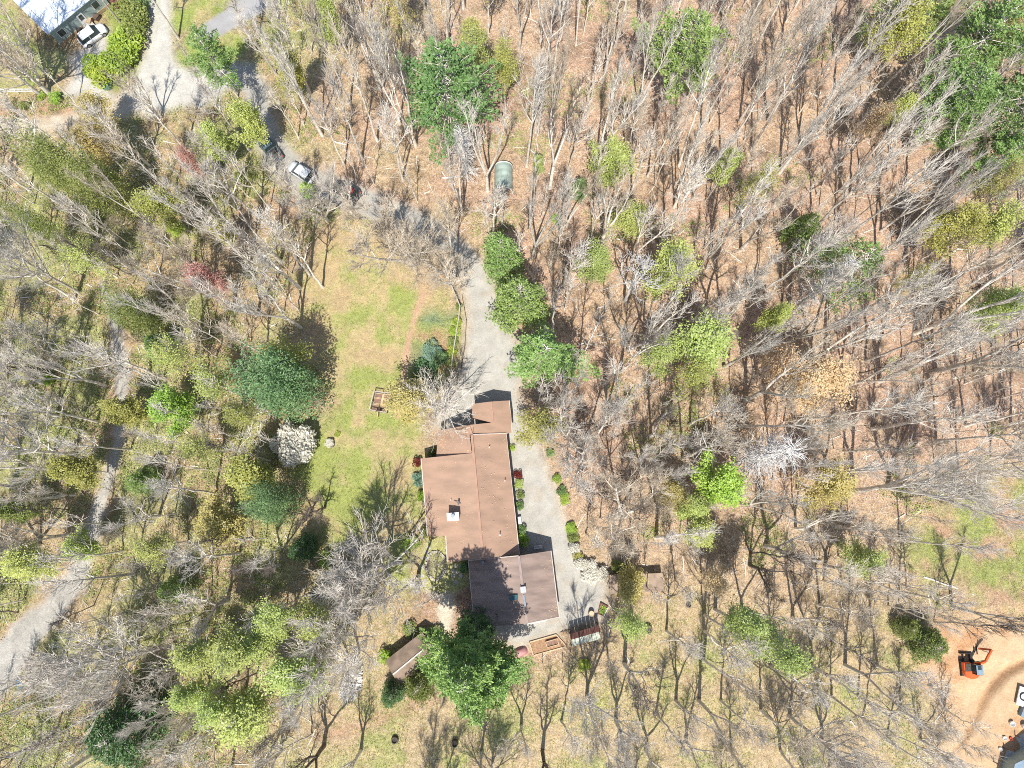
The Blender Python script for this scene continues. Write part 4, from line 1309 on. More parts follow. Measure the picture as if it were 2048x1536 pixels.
# stumps, logs, brush
for px, py, rd, h, lb in ((790, 1479, .42, .6, 'dark hollow stump on the grass below the brown shed'), (910, 1485, .38, .9, 'dark stump below the big pine by the shed'), (1295, 1258, .55, .7, 'broad dark stump on the grass right of the tin shed'), (1377, 1210, .3, .4, 'small stump beside twin trunks near the yellow green tree'), (664, 889, .35, .3, 'small pale stump beside the white dogwood')):
    q = P(px, py)
    st_ = thing('tree_stump', lb, 'stump', (q.x, q.y, 0), px * .1, 'tree stumps')
    MB().lathe((0, 0, -.1), [(rd * 1.35, 0), (rd * 1.08, .2), (rd, h), (rd * .8, h + .03), (rd * .55, h - .25)], 11).obj('bark', M['bark_dark'], st_)
    MB().lathe((0, 0, h - .36), [(rd * .7, 0), (rd * .6, .05)], 11).obj('hollow', M['charcoal'], st_)
logs = [((1846, 1152), (1946, 1190), .12, 'bark', 'long pale fallen trunk on the green slope above the digger'), ((1840, 1020), (1800, 1050), .1, 'bark', 'short grey log at the upper edge of the green slope'),
        ((886, 356), (924, 354), .14, 'dead', 'pale log lying behind the tall pine trunk'), ((668, 283), (694, 291), .12, 'dead', 'short pale log among the upper grey trunks'),
        ((1200, 1131), (1216, 1134), .1, 'bark', 'short log at the corner of the low shelter'), ((1060, 300), (1100, 325), .1, 'bark', 'grey log right of the arched shelter'),
        ((700, 1290), (716, 1305), .08, 'dead', 'thin pale log on the grass beside the brush pile'), ((455, 952), (490, 962), .1, 'dead', 'pale log under the olive tree'),
        ((1700, 1440), (1708, 1452), .12, 'dead', 'short pale log on the lower grass near the clay'), ((1250, 1310), (1262, 1330), .07, 'dead', 'thin pale stick log below the broad stump')]
for a, b, rd, mk, lb in logs:
    A, B = P(*a), P(*b)
    r_ = np.random.default_rng(int(a[0]))
    n = 7
    pl = np.array([[A.x + (B.x - A.x) * k / n + r_.normal(0, .04), A.y + (B.y - A.y) * k / n + r_.normal(0, .04), rd * .8 + (0.1 if k == n else 0)] for k in range(n + 1)])
    po = [(pl, rd * (1 - .45 * np.linspace(0, 1, n + 1)))]
    for k in range(3):
        sp, sd = at_t(pl, r_.uniform(.3, .95))
        po.append((bend_line(r_, sp, side_dir(r_, sd, .8) + np.array([0, 0, .5]), r_.uniform(.4, 1.2), 3), np.array([.04, .03, .02, .01])))
    v_, q_ = tubes(po, 7)
    tag(link(bpy.data.objects.new('fallen_log', mesh_np('fallen_log', v_, quads=q_, mats=(M[mk],)))), lb, 'log', 'fallen logs')
q = P(700, 1372)
sticks = []
for k in range(260):
    a, d = rr.uniform(0, 6.28), 1.35 * math.sqrt(rr.random())
    c = np.array([q.x + d * math.cos(a), q.y + 1.25 * d * math.sin(a), .08 + .7 * max(0, 1 - d) * rr.random()])
    dd = unit([rr.normal(0, .8), rr.normal(0, 1), rr.normal(0, .25)])
    l = rr.uniform(.5, 1.5)
    sticks.append((np.array([c - dd * l / 2, c + rr.normal(0, .05, 3), c + dd * l / 2]), np.array([.025, .03, .012])))
v_, q_ = tubes(sticks, 4)
bpile = thing('brush_pile', 'heap of grey cut brush on the grass near the brown shed', 'brush pile')
link(bpy.data.objects.new('sticks', mesh_np('sticks', v_, quads=q_, mats=(M['dead'],))), bpile)
lp = thing('birch_log_stack', 'small stack of white birch logs beside the brush pile', 'log stack')
for k in range(8):
    q = P(719 + rp.uniform(-2, 3), 1342 + 3.6 * k)
    MB().bar((q.x - .28, q.y + rp.uniform(-.1, .1), .12 + .1 * (k % 2)), (q.x + .3, q.y + rp.uniform(-.1, .1), .12 + .1 * (k % 2)), .17, n=8).obj('log', M['white_paint'] if k % 2 else M['dead'], lp)


# ------------------------------------------------------------------ vehicles
def car(name, label, a, b, paint, kind='suv', wd=1.85, z=0.0):
    """a: rear pixel, b: front pixel"""
    A, B = P(*a), P(*b)
    L = max(4.2, min(5.3, (B - A).length))
    c = (A + B) / 2
    root = thing(name, label, 'car' if kind != 'pickup' else 'truck', (c.x, c.y, z), math.atan2((B - A).y, (B - A).x), 'parked vehicles')
    h = L / 2
    # body: cross sections along the length (x, half width, bottom, shoulder)
    secs = [(-h, .70, .42, .72), (-h + .12, .84, .32, .88), (-h * .55, wd / 2, .25, .98), (0, wd / 2, .25, .98), (h * .45, wd / 2, .25, .96), (h - .3, .84, .28, .82), (h - .06, .70, .36, .66), (h, .55, .42, .58)]
    vs, fs = [], []
    for x, w_, lo, hi in secs:
        vs += [(x, -w_, lo), (x, -w_ * 1.0, (lo + hi) / 2), (x, -w_ * .9, hi), (x, -w_ * .5, hi + .05), (x, w_ * .5, hi + .05), (x, w_ * .9, hi), (x, w_, (lo + hi) / 2), (x, w_, lo)]
    for i in range(len(secs) - 1):
        for k in range(8): fs.append((i * 8 + k, i * 8 + (k + 1) % 8, (i + 1) * 8 + (k + 1) % 8, (i + 1) * 8 + k))
    fs += [tuple(range(7, -1, -1)), tuple(range((len(secs) - 1) * 8, len(secs) * 8))]
    MB().add(vs, fs).obj('body', M[paint], root, smooth=True)
    if kind == 'pickup': x0, x1, x2, x3 = -.25, -.1, .75, 1.35
    else: x0, x1, x2, x3 = -h + .22, -h + .6, .5, 1.15
    zt, zb = 1.62, .98
    rw, bw = wd / 2 * .78, wd / 2 * .90
    MB().slab([(x1, -rw, zt), (x2, -rw, zt), (x2, rw, zt), (x1, rw, zt)], .06).obj('car_roof', M[paint], root, bevel=.02)
    e = .012
    MB().slab([(x2 + e, -rw, zt - .03), (x3, -bw, zb), (x3, bw, zb), (x2 + e, rw, zt - .03)], .03).obj('windscreen', M['glass'], root)
    MB().slab([(x1 - e, rw, zt - .03), (x0, bw, zb), (x0, -bw, zb), (x1 - e, -rw, zt - .03)], .03).obj('rear_window', M['glass'], root)
    for s in (-1, 1):
        MB().add([(x0, s * bw, zb), (x3, s * bw, zb), (x2, s * rw, zt - .05), (x1, s * rw, zt - .05), (x0, s * (bw - .05), zb), (x3, s * (bw - .05), zb), (x2, s * (rw - .05), zt - .05), (x1, s * (rw - .05), zt - .05)], [(0, 1, 2, 3), (7, 6, 5, 4), (0, 4, 5, 1), (1, 5, 6, 2), (2, 6, 7, 3), (3, 7, 4, 0)]).obj('side_window', M['glass'], root)
        xm = (x0 + x3) / 2 - .1
        MB().bar((xm, s * (bw + .01), zb), (xm + .03, s * (rw + .02), zt - .03), .09, .05).obj('door_pillar', M[paint], root)
        MB().box((x3 - .25, s * (bw + .14), 1.02), (.14, .2, .13)).obj('wing_mirror', M[paint], root, bevel=.03)
        MB().box((h - .2, s * .6, .70), (.22, .32, .12)).obj('headlight', M['steel'], root, bevel=.02)
        MB().box((-h + .06, s * .66, .78), (.1, .22, .22)).obj('tail_light', M['red_plastic'], root, bevel=.02)
        for x in (-h + .85, h - .85):
            wv = MB().lathe((x, s * (wd / 2 - .11), .34), [(.34, -.12), (.36, -.08), (.36, .08), (.34, .12)], 18, 'y').obj('wheel', M['black'], root)
            MB().lathe((x, s * (wd / 2 - .09), .34), [(.22, -.12), (.22, .12)], 12, 'y').obj('rim', M['steel'], wv)
    if kind == 'pickup':
        MB().prism([(-h + .18, -.72), (-.35, -.72), (-.35, .72), (-h + .18, .72)], .95, 1.04).obj('cargo_bed', M['black'], root)
    if kind == 'rack':
        for x in (-1.2, -.4, .3): MB().bar((x, -.6, zt + .08), (x, .6, zt + .08), .05).obj('roof_bar', M['black'], root)
        MB().box((-1.0, 0, zt + .16), (1.0, .8, .16)).obj('roof_load', M['car_r'], root, bevel=.05)
    return root


car('parked_car', 'white car parked on the gravel by the pale house', (165, 93), (214, 58), 'car_w')
car('pickup_truck', 'dark teal pickup under the trees, first of the three on the drive', (562, 324), (526, 282), 'car_t', 'pickup')
car('parked_car', 'silver car under the trees, between the teal pickup and the dark grey car', (628, 364), (583, 334), 'car_s')
car('parked_car', 'dark grey car with a red roof load, deepest under the trees', (715, 396), (672, 374), 'car_d', 'rack')

# tracked digger
q = P(1931, 1334)
LQ = lambda px, py, h: tuple(P(px, py, h) - q)
dg_ = thing('digger', 'small orange tracked digger on the bare orange clay', 'digger', (q.x, q.y, 0), 0.0)
for s in (-1, 1):
    tk = MB()
    n = 22
    ring_ = []
    for k in range(n):
        a = 6.283 * k / n
        ring_.append((math.cos(a) * .28 + (0.72 if math.cos(a) > 0 else -.72), math.sin(a) * .28 + .3))
    vs = [(s * .72 - .2, y, z_) for y, z_ in ring_] + [(s * .72 + .2, y, z_) for y, z_ in ring_]
    t_ = MB().add(vs, [tuple(range(n - 1, -1, -1)), tuple(range(n, 2 * n))] + [(k, (k + 1) % n, n + (k + 1) % n, n + k) for k in range(n)]).obj('track', M['black'], dg_)
    for k in range(9): MB().box((s * .72, -.8 + .2 * k, .59), (.42, .07, .05)).obj('track_pad', M['charcoal'], t_)
MB().box((0, 0, .45), (1.0, 1.5, .3)).obj('undercarriage', M['charcoal'], dg_)
MB().box((0, 1.75, .35), (1.6, .12, .42)).obj('dozer_blade', M['black'], dg_, bevel=.02)
for s in (-.4, .4): MB().bar((s, .7, .35), (s, 1.7, .35), .12).obj('blade_arm', M['black'], dg_)
ho = []
for k in range(9):
    a = math.pi + math.pi * k / 8
    ho.append((.93 * math.cos(a), -.45 + .72 * math.sin(a)))
MB().prism(ho + [(.93, -.2), (-.93, -.2)], .65, 1.35).obj('counterweight', M['orange'], dg_, bevel=.05)
MB().box((-.48, .2, .95), (.86, 1.1, .62)).obj('engine_cover', M['orange'], dg_, bevel=.04)
MB().box((-.46, .2, 1.29), (.72, .95, .08)).obj('cover_panel', M['charcoal'], dg_, bevel=.02)
cb = MB().box((.36, .1, 1.45), (.84, 1.2, 1.5), 0, .9).obj('cab', M['glass'], dg_, bevel=.08)
MB().box((.36, .08, 2.23), (.86, 1.2, .08)).obj('cab_roof', M['blue_steel'], cb, bevel=.04)
MB().box((.36, .35, 2.29), (.45, .45, .04)).obj('roof_hatch', M['glass'], cb)
for sx in (-.03, .75):
    for sy in (-.48, .66): MB().bar((sx, sy, .75), (sx * .95 + .02, sy * .95, 2.2), .08).obj('cab_pillar', M['charcoal'], cb)
bp_ = [LQ(1948, 1327, 1.0), LQ(1962, 1326.5, 1.8), LQ(1971, 1323, 2.2), LQ(1978, 1309, 2.2), LQ(1983, 1299.5, 2.0)]
for k in range(4): MB().bar(bp_[k], bp_[k + 1], .24, .28).obj('boom', M['orange'], dg_, bevel=.02)
MB().bar(LQ(1949, 1324, .9), LQ(1968, 1321, 1.9), .1, n=8).obj('boom_ram', M['steel'], dg_)
MB().bar(bp_[4], LQ(1957, 1297, .7), .2, .24).obj('stick', M['orange'], dg_, bevel=.02)
MB().bar(LQ(1977, 1305, 2.3), LQ(1965, 1301, 1.3), .09, n=8).obj('stick_ram', M['steel'], dg_)
bx, by, _z = LQ(1951, 1298, .2)
bk_ = MB().prism([(bx - .3, by - .32), (bx + .35, by - .32), (bx + .35, by + .32), (bx - .3, by + .32)], .12, .17).bar((bx - .3, by, .5), (bx - .27, by, .12), .64, .08).bar((bx + .05, by - .3, .45), (bx + .05, by - .32, .17), .6, .06).bar((bx + .05, by + .3, .45), (bx + .05, by + .32, .17), .6, .06).obj('bucket', M['charcoal'], dg_)
for k in range(4): MB().bar((bx + .35, by - .24 + .16 * k, .14), (bx + .52, by - .24 + .16 * k, .1), .06).obj('bucket_tooth', M['steel'], bk_)

# ------------------------------------------------------------------ what grows: named trees first
random.seed(11)
PLACED = []          # (x, y, keep-out radius)


def put(kind, i, px, py, H, R, lab, mid=None, leaf=None, bark='bark', twig='twig', name=None, cat='tree', group=None, lean=(0, 0), rz=None):
    """px, py: where the crown's middle shows (mid = its height), or the foot when mid is None"""
    q = P(px, py, mid or 0)
    x, y = q.x - (lean[0] * (mid or 0)), q.y - (lean[1] * (mid or 0))
    PLACED.append((x, y, 2.0 if cat == 'shrub' else 2.8))
    return plant(kind, i, x, y, gz(x, y), H, R, rz, lean, bark, twig, leaf, name, lab, cat, group)


GP, GL, GS = 'evergreens among the bare woods', 'trees in young leaf', 'garden shrubs'
EV = [
    ('pine', 0, 893, 186, 22, 6.6, 'pine', 'large blue green pine above the arched shelter', 13),
    ('pine', 1, 1368, 110, 20, 5.4, 'pine_light', 'large bright green pine at the upper edge, right of centre', 12),
    ('pine', 2, 1955, 95, 21, 5.6, 'pine_light', 'uppermost pine of the cluster in the upper right corner', 12),
    ('pine', 1, 1905, 215, 20, 4.8, 'pine_light', 'leftmost pine of the corner cluster beside pale grey trees', 12),
    ('pine', 2, 2020, 215, 22, 5.2, 'pine', 'pine at the right edge in the corner cluster', 13),
    ('pine', 0, 1985, 330, 16, 3.9, 'pine_light', 'lowest pine of the corner cluster, below the other corner pines', 9),
    ('pine', 2, 1868, 15, 16, 3.8, 'pine_light', 'small pine cut by the upper edge near the corner pines', 10),
    ('pine', 1, 2040, 60, 17, 3.8, 'pine', 'darker pine filling the upper right corner', 10),
    ('conifer', 0, 1003, 512, 11, 3.1, 'pine_light', 'upper green conifer leaning over the driveway bend', 6),
    ('conifer', 1, 1040, 600, 13, 3.9, 'pine_light', 'middle green conifer beside the driveway, above the broad one', 7),
    ('pine', 1, 1088, 718, 15, 4.9, 'pine_light', 'broad bright conifer beside the driveway nearest the house', 8),
    ('roundtree', 0, 578, 788, 8.5, 4.9, 'pine_blue', 'big round blue green evergreen above the white dogwood', 5),
    ('roundtree', 0, 555, 1008, 7, 2.9, 'pine_blue', 'smaller round dark evergreen below the white dogwood', 4),
    ('densepine', 0, 938, 1332, 25, 5.1, 'pine_light', 'big light green pine between brown shed and garage', 13),
    ('densepine', 1, 985, 1350, 19, 3.9, 'pine_light', 'pine merging with the right side of the big pine below the garage', 12),
    ('conifer', 0, 952, 1262, 12, 2.6, 'pine_blue', 'dark narrow conifer against the garage corner', 6),
    ('conifer', 1, 838, 1372, 7, 2.2, 'holly', 'olive green conifer below the brown shed', 4),
    ('conifer', 0, 786, 1388, 5.5, 1.7, 'pine_blue', 'small blue green conifer at the left corner of the brown shed', 3),
    ('conifer', 1, 252, 1462, 12, 4.4, 'pine_blue', 'dark blue green conifer near the lower left corner', 6),
    ('pine', 0, 425, 118, 15, 3.4, 'pine_light', 'thin leaning pine between the road junction and the paved road', 9),
    ('roundtree', 0, 282, 640, 6, 3.0, 'holly', 'yellowish green evergreen right of the left hand track', 3.5),
    ('conifer', 0, 318, 690, 6, 2.0, 'pine_light', 'pale conifer below the evergreen by the left hand track', 3),
    ('conifer', 1, 1868, 1292, 6, 2.4, 'holly', 'dark green bushy evergreen left of the orange digger', 4),
    ('conifer', 0, 1812, 1256, 4, 1.4, 'holly', 'small dark evergreen up and left of the digger', 2),
    ('hemlock', 0, 1700, 535, 17, 5.6, 'pine_light', 'sparse spreading hemlock with white dead branches', 11),
    ('roundtree', 0, 150, 372, 8, 3.6, 'holly', 'olive evergreen in the left woods below the sandy road', 5),
    ('roundtree', 0, 225, 395, 8, 3.2, 'holly', 'olive evergreen just right of another in the left woods', 5),
    ('roundtree', 0, 106, 472, 7, 2.0, 'holly', 'small dark green evergreen in the left woods above the short dark tree', 4),
    ('conifer', 0, 1158, 374, 5, 1.4, 'pine', 'small dark pine sapling right of the arched shelter', 3),
    ('conifer', 1, 345, 1182, 7, 2.0, 'pine_light', 'pale green small conifer in the lower left woods', 4),
    ('conifer', 0, 275, 962, 6, 1.9, 'pine_light', 'pale green small conifer beside the left hand track', 4),
    ('conifer', 1, 1610, 455, 9, 2.2, 'pine_light', 'slim green conifer up and left of the sparse hemlock', 5),
    ('conifer', 0, 605, 1098, 6, 1.8, 'pine_blue', 'small dark conifer left of the wide grey tree by the house', 3),
    ('hemlock', 0, 1770, 12, 14, 3.4, 'pine_light', 'thin pale hemlock at the upper edge left of the corner pines', 9),
]
for k, i, px, py, H, R, lf, lb, mid in EV:
    nm = {'pine': 'pine_tree', 'densepine': 'pine_tree', 'conifer': 'conifer_tree', 'hemlock': 'hemlock_tree', 'roundtree': 'evergreen_tree'}[k]
    put(k, i, px, py, H, R, lb, mid, lf, name=nm, group=GP)
LEAFY = [
    ('leafy', 0, 345, 812, 9, 3.9, 'lime', 'bright lime green tree beside the left hand track', 6),
    ('leafy', 1, 250, 826, 8, 3.1, 'olive', 'olive yellow tree over the left hand track, left of the lime tree', 5),
    ('leafy', 2, 500, 952, 10, 4.4, 'olive', 'round olive yellow tree left of the dark evergreen', 7),
    ('leafy', 0, 440, 1052, 10, 4.0, 'gold', 'round golden tree below the olive yellow one', 7),
    ('leafy', 1, 585, 150, 12, 2.9, 'olive', 'golden green tree beside the upper bend of the driveway', 8),
    ('leafy', 2, 432, 285, 10, 3.2, 'ygreen', 'yellow green tree left of the hidden teal pickup', 7),
    ('leafy', 0, 505, 252, 11, 3.0, 'ygreen', 'yellow green tree over the driveway above the teal pickup', 7),
    ('bud', 0, 185, 283, 11, 3.6, 'gold', 'golden budding tree beside the sandy road', 8),
    ('bud', 1, 190, 228, 9, 3.0, 'gold', 'golden budding tree at the lower edge of the road junction', 6),
    ('leafy', 0, 1228, 334, 10, 4.0, 'ygreen', 'yellow green tree right of the arched shelter', 6),
    ('bud', 2, 1262, 440, 11, 3.2, 'ygreen', 'yellow green tree in the middle of the bare woods', 7),
    ('bud', 0, 1336, 545, 14, 4.2, 'ygreen', 'tall yellow green tree between pale dead trunks', 9),
    ('bud', 1, 1192, 528, 11, 3.2, 'ygreen', 'yellow green tree right of the driveway conifers', 7),
    ('bud', 2, 1405, 702, 15, 5.2, 'ygreen', 'wide pale green tree right of the broad driveway conifer', 10),
    ('bud', 0, 1320, 706, 10, 3.2, 'ygreen', 'smaller green tree against the wide pale green tree', 6),
    ('leafy', 2, 1545, 640, 10, 2.6, 'ygreen', 'compact green tree below the sparse hemlock', 6),
    ('leafy', 0, 1440, 972, 11, 4.3, 'lime', 'bright yellow green tree beside the spiky pale dead pine', 7),
    ('leafy', 1, 1375, 1018, 9, 3.0, 'ygreen', 'yellow green tree touching the bright one from the lower left', 5),
    ('bud', 1, 1345, 985, 10, 2.4, 'gold', 'thin golden tree left of the bright yellow green tree', 7),
    ('bud', 2, 1400, 1070, 9, 3.0, 'ygreen', 'pale green tree below the bright yellow green tree', 6),
    ('wideleaf', 0, 1515, 1262, 22, 5.0, 'ygreen', 'tall leafy tree leaning out over twin grey trunks', 16),
    ('bud', 0, 1650, 975, 13, 3.7, 'gold', 'golden budding tree right of the spiky dead pine', 9),
    ('bud', 1, 1625, 760, 15, 4.6, 'tan', 'tan budding tree in the right hand woods', 10),
    ('bud', 2, 1560, 725, 13, 3.4, 'tan', 'tan budding tree up and left of the other tan one', 9),
    ('leafy', 1, 1785, 232, 10, 2.6, 'ygreen', 'yellow green tree left of the corner pines', 6),
    ('bud', 0, 1800, 55, 15, 4.2, 'olive', 'olive budding tree at the upper edge left of the corner pines', 11),
    ('bud', 1, 1905, 450, 15, 4.0, 'olive', 'olive budding tree below the lowest corner pine', 11),
    ('bud', 2, 1985, 460, 15, 3.6, 'ygreen', 'pale green budding tree near the right edge below the corner pines', 11),
    ('bud', 0, 1990, 615, 16, 3.4, 'ygreen', 'thin green tree near the right edge, far below the corner pines', 11),
    ('leafy', 2, 1445, 345, 10, 2.9, 'ygreen', 'soft green tree below the bright pine, right of centre', 6),
    ('wideleaf', 0, 432, 1300, 17, 6.0, 'ygreen', 'broad yellow green tree in the lower left woods, upper of the broad ones', 12),
    ('wideleaf', 0, 530, 1262, 16, 5.2, 'ygreen', 'broad yellow green tree left of the brush pile', 11),
    ('bud', 1, 590, 1340, 15, 4.4, 'ygreen', 'thin yellow green tree just left of the brush pile', 10),
    ('wideleaf', 0, 410, 1392, 15, 4.6, 'ygreen', 'broad yellow green tree right of the lower left conifer', 10),
    ('bud', 2, 505, 1410, 15, 4.6, 'ygreen', 'thin yellow green tree near the lower edge, below the broad ones', 10),
    ('bud', 0, 640, 1240, 14, 3.4, 'ygreen', 'thin green tree on the edge of the lower lawn', 9),
    ('bud', 1, 828, 810, 9, 3.9, 'gold', 'golden brown budding tree at the upper corner of the house', 5),
    ('leafy', 1, 1262, 1172, 7, 3.2, 'gold', 'olive gold tree over the low tan shelter', 4.5),
    ('bud', 2, 380, 330, 11, 2.0, 'red', 'reddish budding tree left of the vehicles', 8),
    ('bud', 0, 415, 560, 13, 2.6, 'red', 'pink red budding tree in the left woods', 9),
    ('leafy', 2, 160, 940, 10, 3.4, 'olive', 'olive green tree left of the lower track', 6),
    ('bud', 1, 330, 420, 12, 3.6, 'olive', 'olive budding tree in the left woods, right of the olive evergreens', 8),
    ('leafy', 0, 350, 455, 6, 1.6, 'lime', 'small lime tree under the olive budding tree', 4),
    ('leafy', 1, 455, 470, 8, 2.2, 'olive', 'small olive tree up from the pink red one', 5),
    ('bud', 2, 60, 1130, 12, 3.4, 'ygreen', 'pale green tree near the left edge in the lower woods', 8),
    ('leafy', 2, 40, 1020, 8, 2.6, 'holly', 'dark green leafy tree at the left edge below the middle', 5),
    ('leafy', 0, 170, 1095, 8, 2.6, 'ygreen', 'pale green tree over the lower left track', 5),
    ('bud', 0, 1085, 855, 12, 3.4, 'olive', 'grey tree with a few olive leaves beside the driveway and house', 8),
    ('leafy', 1, 1075, 340, 6, 1.3, 'ygreen', 'tiny green tree just right of the arched shelter', 3),
    ('leafy', 2, 665, 55, 11, 2.8, 'ygreen', 'green tree at the upper edge right of the paved road', 7),
    ('bud', 1, 940, 90, 13, 2.6, 'olive', 'olive budding tree behind the large blue green pine', 9),
    ('bud', 2, 1010, 140, 14, 2.6, 'olive', 'olive budding tree among pale trunks at the upper centre', 10),
    ('bud', 0, 570, 720, 11, 3.8, 'olive', 'greyish olive tree above the big round evergreen', 7),
    ('bud', 1, 1720, 1120, 10, 3.0, 'ygreen', 'soft green tree above the dark evergreen by the digger', 6),
]
for k, i, px, py, H, R, lf, lb, mid in LEAFY:
    if k == 'bud': R *= 1.18
    put(k, i, px, py, H, R, lb, mid, lf, name='budding_tree' if k == 'bud' else 'leafy_tree', group=GL, twig='twig_tan' if lf in ('gold', 'tan', 'olive') else 'twig')
put('blossom', 0, 582, 884, 4.8, 3.3, 'white blossoming dogwood at the edge of the lawn', 3.0, 'white', name='dogwood_tree')
SHR = [
    ('blossom', 0, 1182, 1143, 1.7, 1.7, 'white', 'broad white azalea beside the driveway'), ('blossom', 1, 1162, 1128, 1.5, 1.1, 'white', 'white azalea at the driveway edge, left of the broad one'),
    ('blossom', 1, 1148, 1096, 1.4, 0.9, 'white', 'small white azalea above the broad one'), ('blossom', 0, 1203, 1148, 1.6, 1.1, 'white', 'white azalea touching the tan shelter'),
    ('blossom', 0, 658, 886, 1.0, 0.7, 'white', 'tiny white bush on the lawn right of the dogwood'),
    ('bush', 0, 206, 146, 2.6, 2.56, 'rhodo', 'lowest bright green bush of the clipped hedge by the gravel'), ('bush', 1, 232, 118, 3.0, 2.92, 'rhodo', 'second bright green bush up the clipped hedge'),
    ('bush', 2, 254, 92, 3.0, 2.80, 'rhodo', 'third bush up the clipped hedge, beside the white car'), ('bush', 0, 264, 64, 3.0, 2.31, 'holly', 'fourth bush up the clipped hedge'),
    ('bush', 1, 270, 36, 3.2, 2.44, 'holly', 'fifth, darker bush of the clipped hedge'), ('bush', 2, 254, 12, 3.2, 2.2, 'holly', 'uppermost dark bush of the clipped hedge at the edge'),
    ('bush', 0, 278, 8, 3.0, 1.8, 'pine', 'dark green bush at the upper edge beside the gravel lane'), ('bush', 1, 190, 132, 2.4, 1.95, 'rhodo', 'bright bush at the left foot of the clipped hedge'),
    ('bush', 1, 213, 172, 1.0, 0.8, 'teal', 'low blue green bush at the foot of the clipped hedge'), ('bush', 2, 112, 195, 1.5, 1.1, 'lime', 'lime green bush below the big grey tree by the white fence'),
    ('bush', 0, 80, 190, 1.2, 0.8, 'lime', 'small lime bush at the end of the white fence'), ('bush', 1, 46, 209, 1.2, 0.9, 'holly', 'darker small bush below the white fence'),
    ('bush', 0, 1046, 1080, 1.8, 1.05, 'lime', 'round yellow green bush at the house corner by the garage'), ('bush', 1, 1042, 1060, 1.3, 0.8, 'pine', 'dark bush behind the round yellow green one'),
    ('bush', 2, 1037, 968, 1.1, 0.75, 'ygreen', 'yellow green bush along the driveway wall of the house'), ('bush', 0, 1040, 990, 1.1, 0.7, 'holly', 'dark green bush along the driveway wall of the house'),
    ('bush', 1, 1039, 1012, 1.1, 0.7, 'pine', 'green bush next to the white porch step'), ('bush', 2, 1036, 950, 1.0, 0.7, 'redshrub', 'dark reddish bush along the driveway wall of the house'),
    ('bush', 0, 1024, 896, 0.9, 0.5, 'lime', 'small lime bush at the upper part of the house wall'),
    ('bush', 0, 835, 925, 1.3, 0.8, 'redshrub', 'dark red bush at the lawn corner of the house'), ('bush', 1, 838, 960, 1.2, 1.1, 'teal', 'blue green bush beside the lawn wall of the house'),
    ('bush', 2, 842, 992, 1.0, 0.8, 'rhodo', 'green bush lower along the lawn wall of the house'), ('bush', 0, 850, 1066, 1.0, 0.9, 'holly', 'green bush at the corner above the flagstones'),
    ('bush', 1, 868, 906, 1.2, 0.9, 'holly', 'dark green bush tucked under the house eave above the red one'), ('bush', 2, 929, 1133, 1.5, 0.9, 'pine', 'dark green bush in the nook between house and garage'),
    ('bush', 0, 1115, 958, 0.9, 0.75, 'rhodo', 'green bush right of the driveway, uppermost of three'), ('bush', 1, 1123, 982, 1.0, 0.8, 'pine', 'dark green bush right of the driveway, middle of three'),
    ('bush', 2, 1129, 999, 1.0, 0.85, 'lime', 'lime bush right of the driveway, lowest of three'), ('bush', 0, 1101, 905, 0.9, 0.7, 'pine', 'dark green bush under the grey tree right of the driveway'),
    ('bush', 1, 1143, 1055, 1.0, 0.9, 'rhodo', 'green bush above the small white azalea'), ('bush', 2, 1148, 1076, 1.0, 0.9, 'holly', 'dark bush right above the small white azalea'),
    ('bush', 0, 1156, 1113, 1.1, 0.8, 'olive', 'olive bush between white azaleas'),
    ('bush', 0, 917, 612, 0.9, 0.6, 'holly', 'green bush at the kink of the rail fence'), ('bush', 1, 914, 644, 0.9, 0.8, 'rhodo', 'green bush inside the rail fence, first below the kink'),
    ('bush', 2, 910, 664, 0.9, 0.9, 'rhodo', 'green bush inside the rail fence, second below the kink'), ('bush', 0, 906, 684, 0.9, 0.9, 'holly', 'green bush inside the rail fence, third below the kink'),
    ('bush', 1, 902, 704, 0.9, 0.9, 'rhodo', 'green bush inside the rail fence, fourth below the kink'), ('bush', 2, 899, 724, 0.9, 0.8, 'holly', 'green bush at the lower end of the rail fence'),
    ('bush', 0, 862, 702, 1.3, 1.7, 'teal', 'blue green bush in the garden bed beside the driveway fence'), ('bush', 1, 850, 735, 1.4, 1.7, 'pine_blue', 'dark bush in the garden bed above the golden brown tree'),
    ('bush', 2, 880, 712, 1.5, 1.3, 'pine_blue', 'dark bush in the garden bed against the fence bushes'), ('bush', 1, 835, 752, 1.2, 1.0, 'holly', 'green bush at the lower corner of the garden bed'),
    ('bush', 0, 770, 1313, 1.7, 1.1, 'rhodo', 'round glossy bush at the upper left corner of the brown shed'), ('bush', 1, 870, 1272, 1.6, 1.3, 'pine_light', 'light green bush at the right gable of the brown shed'),
    ('bush', 2, 820, 1262, 1.2, 1.2, 'holly', 'dark bush behind the brown shed'), ('bush', 0, 1240, 1136, 1.4, 1.3, 'holly', 'green bush behind the tan shelter'),
    ('bush', 1, 1170, 1330, 0.9, 0.9, 'rhodo', 'low green bush below the tin shed'), ('bush', 2, 1112, 440, 1.0, 0.9, 'rhodo', 'low green bush above the driveway conifers'),
    ('bush', 1, 95, 758, 1.4, 1.0, 'lime', 'lime bush at the foot of the short dark tree'), 
    ('bush', 2, 675, 868, .5, .5, 'rhodo', 'tuft of green garden leaves on the lawn beside the tiny white bush'),
    ('bush', 0, 480, 350, 1.6, 1.4, 'ygreen', 'yellow green bush left of the silver car'), ('bush', 1, 612, 384, 1.8, 1.5, 'lime', 'lime bush beside the silver car'),
    ('bush', 2, 655, 1120, 1.3, 1.3, 'rhodo', 'green bush under the wide grey tree by the house'), ('bush', 0, 820, 1085, .9, 1.3, 'rhodo', 'bright green bush left of the flagstones'),
]
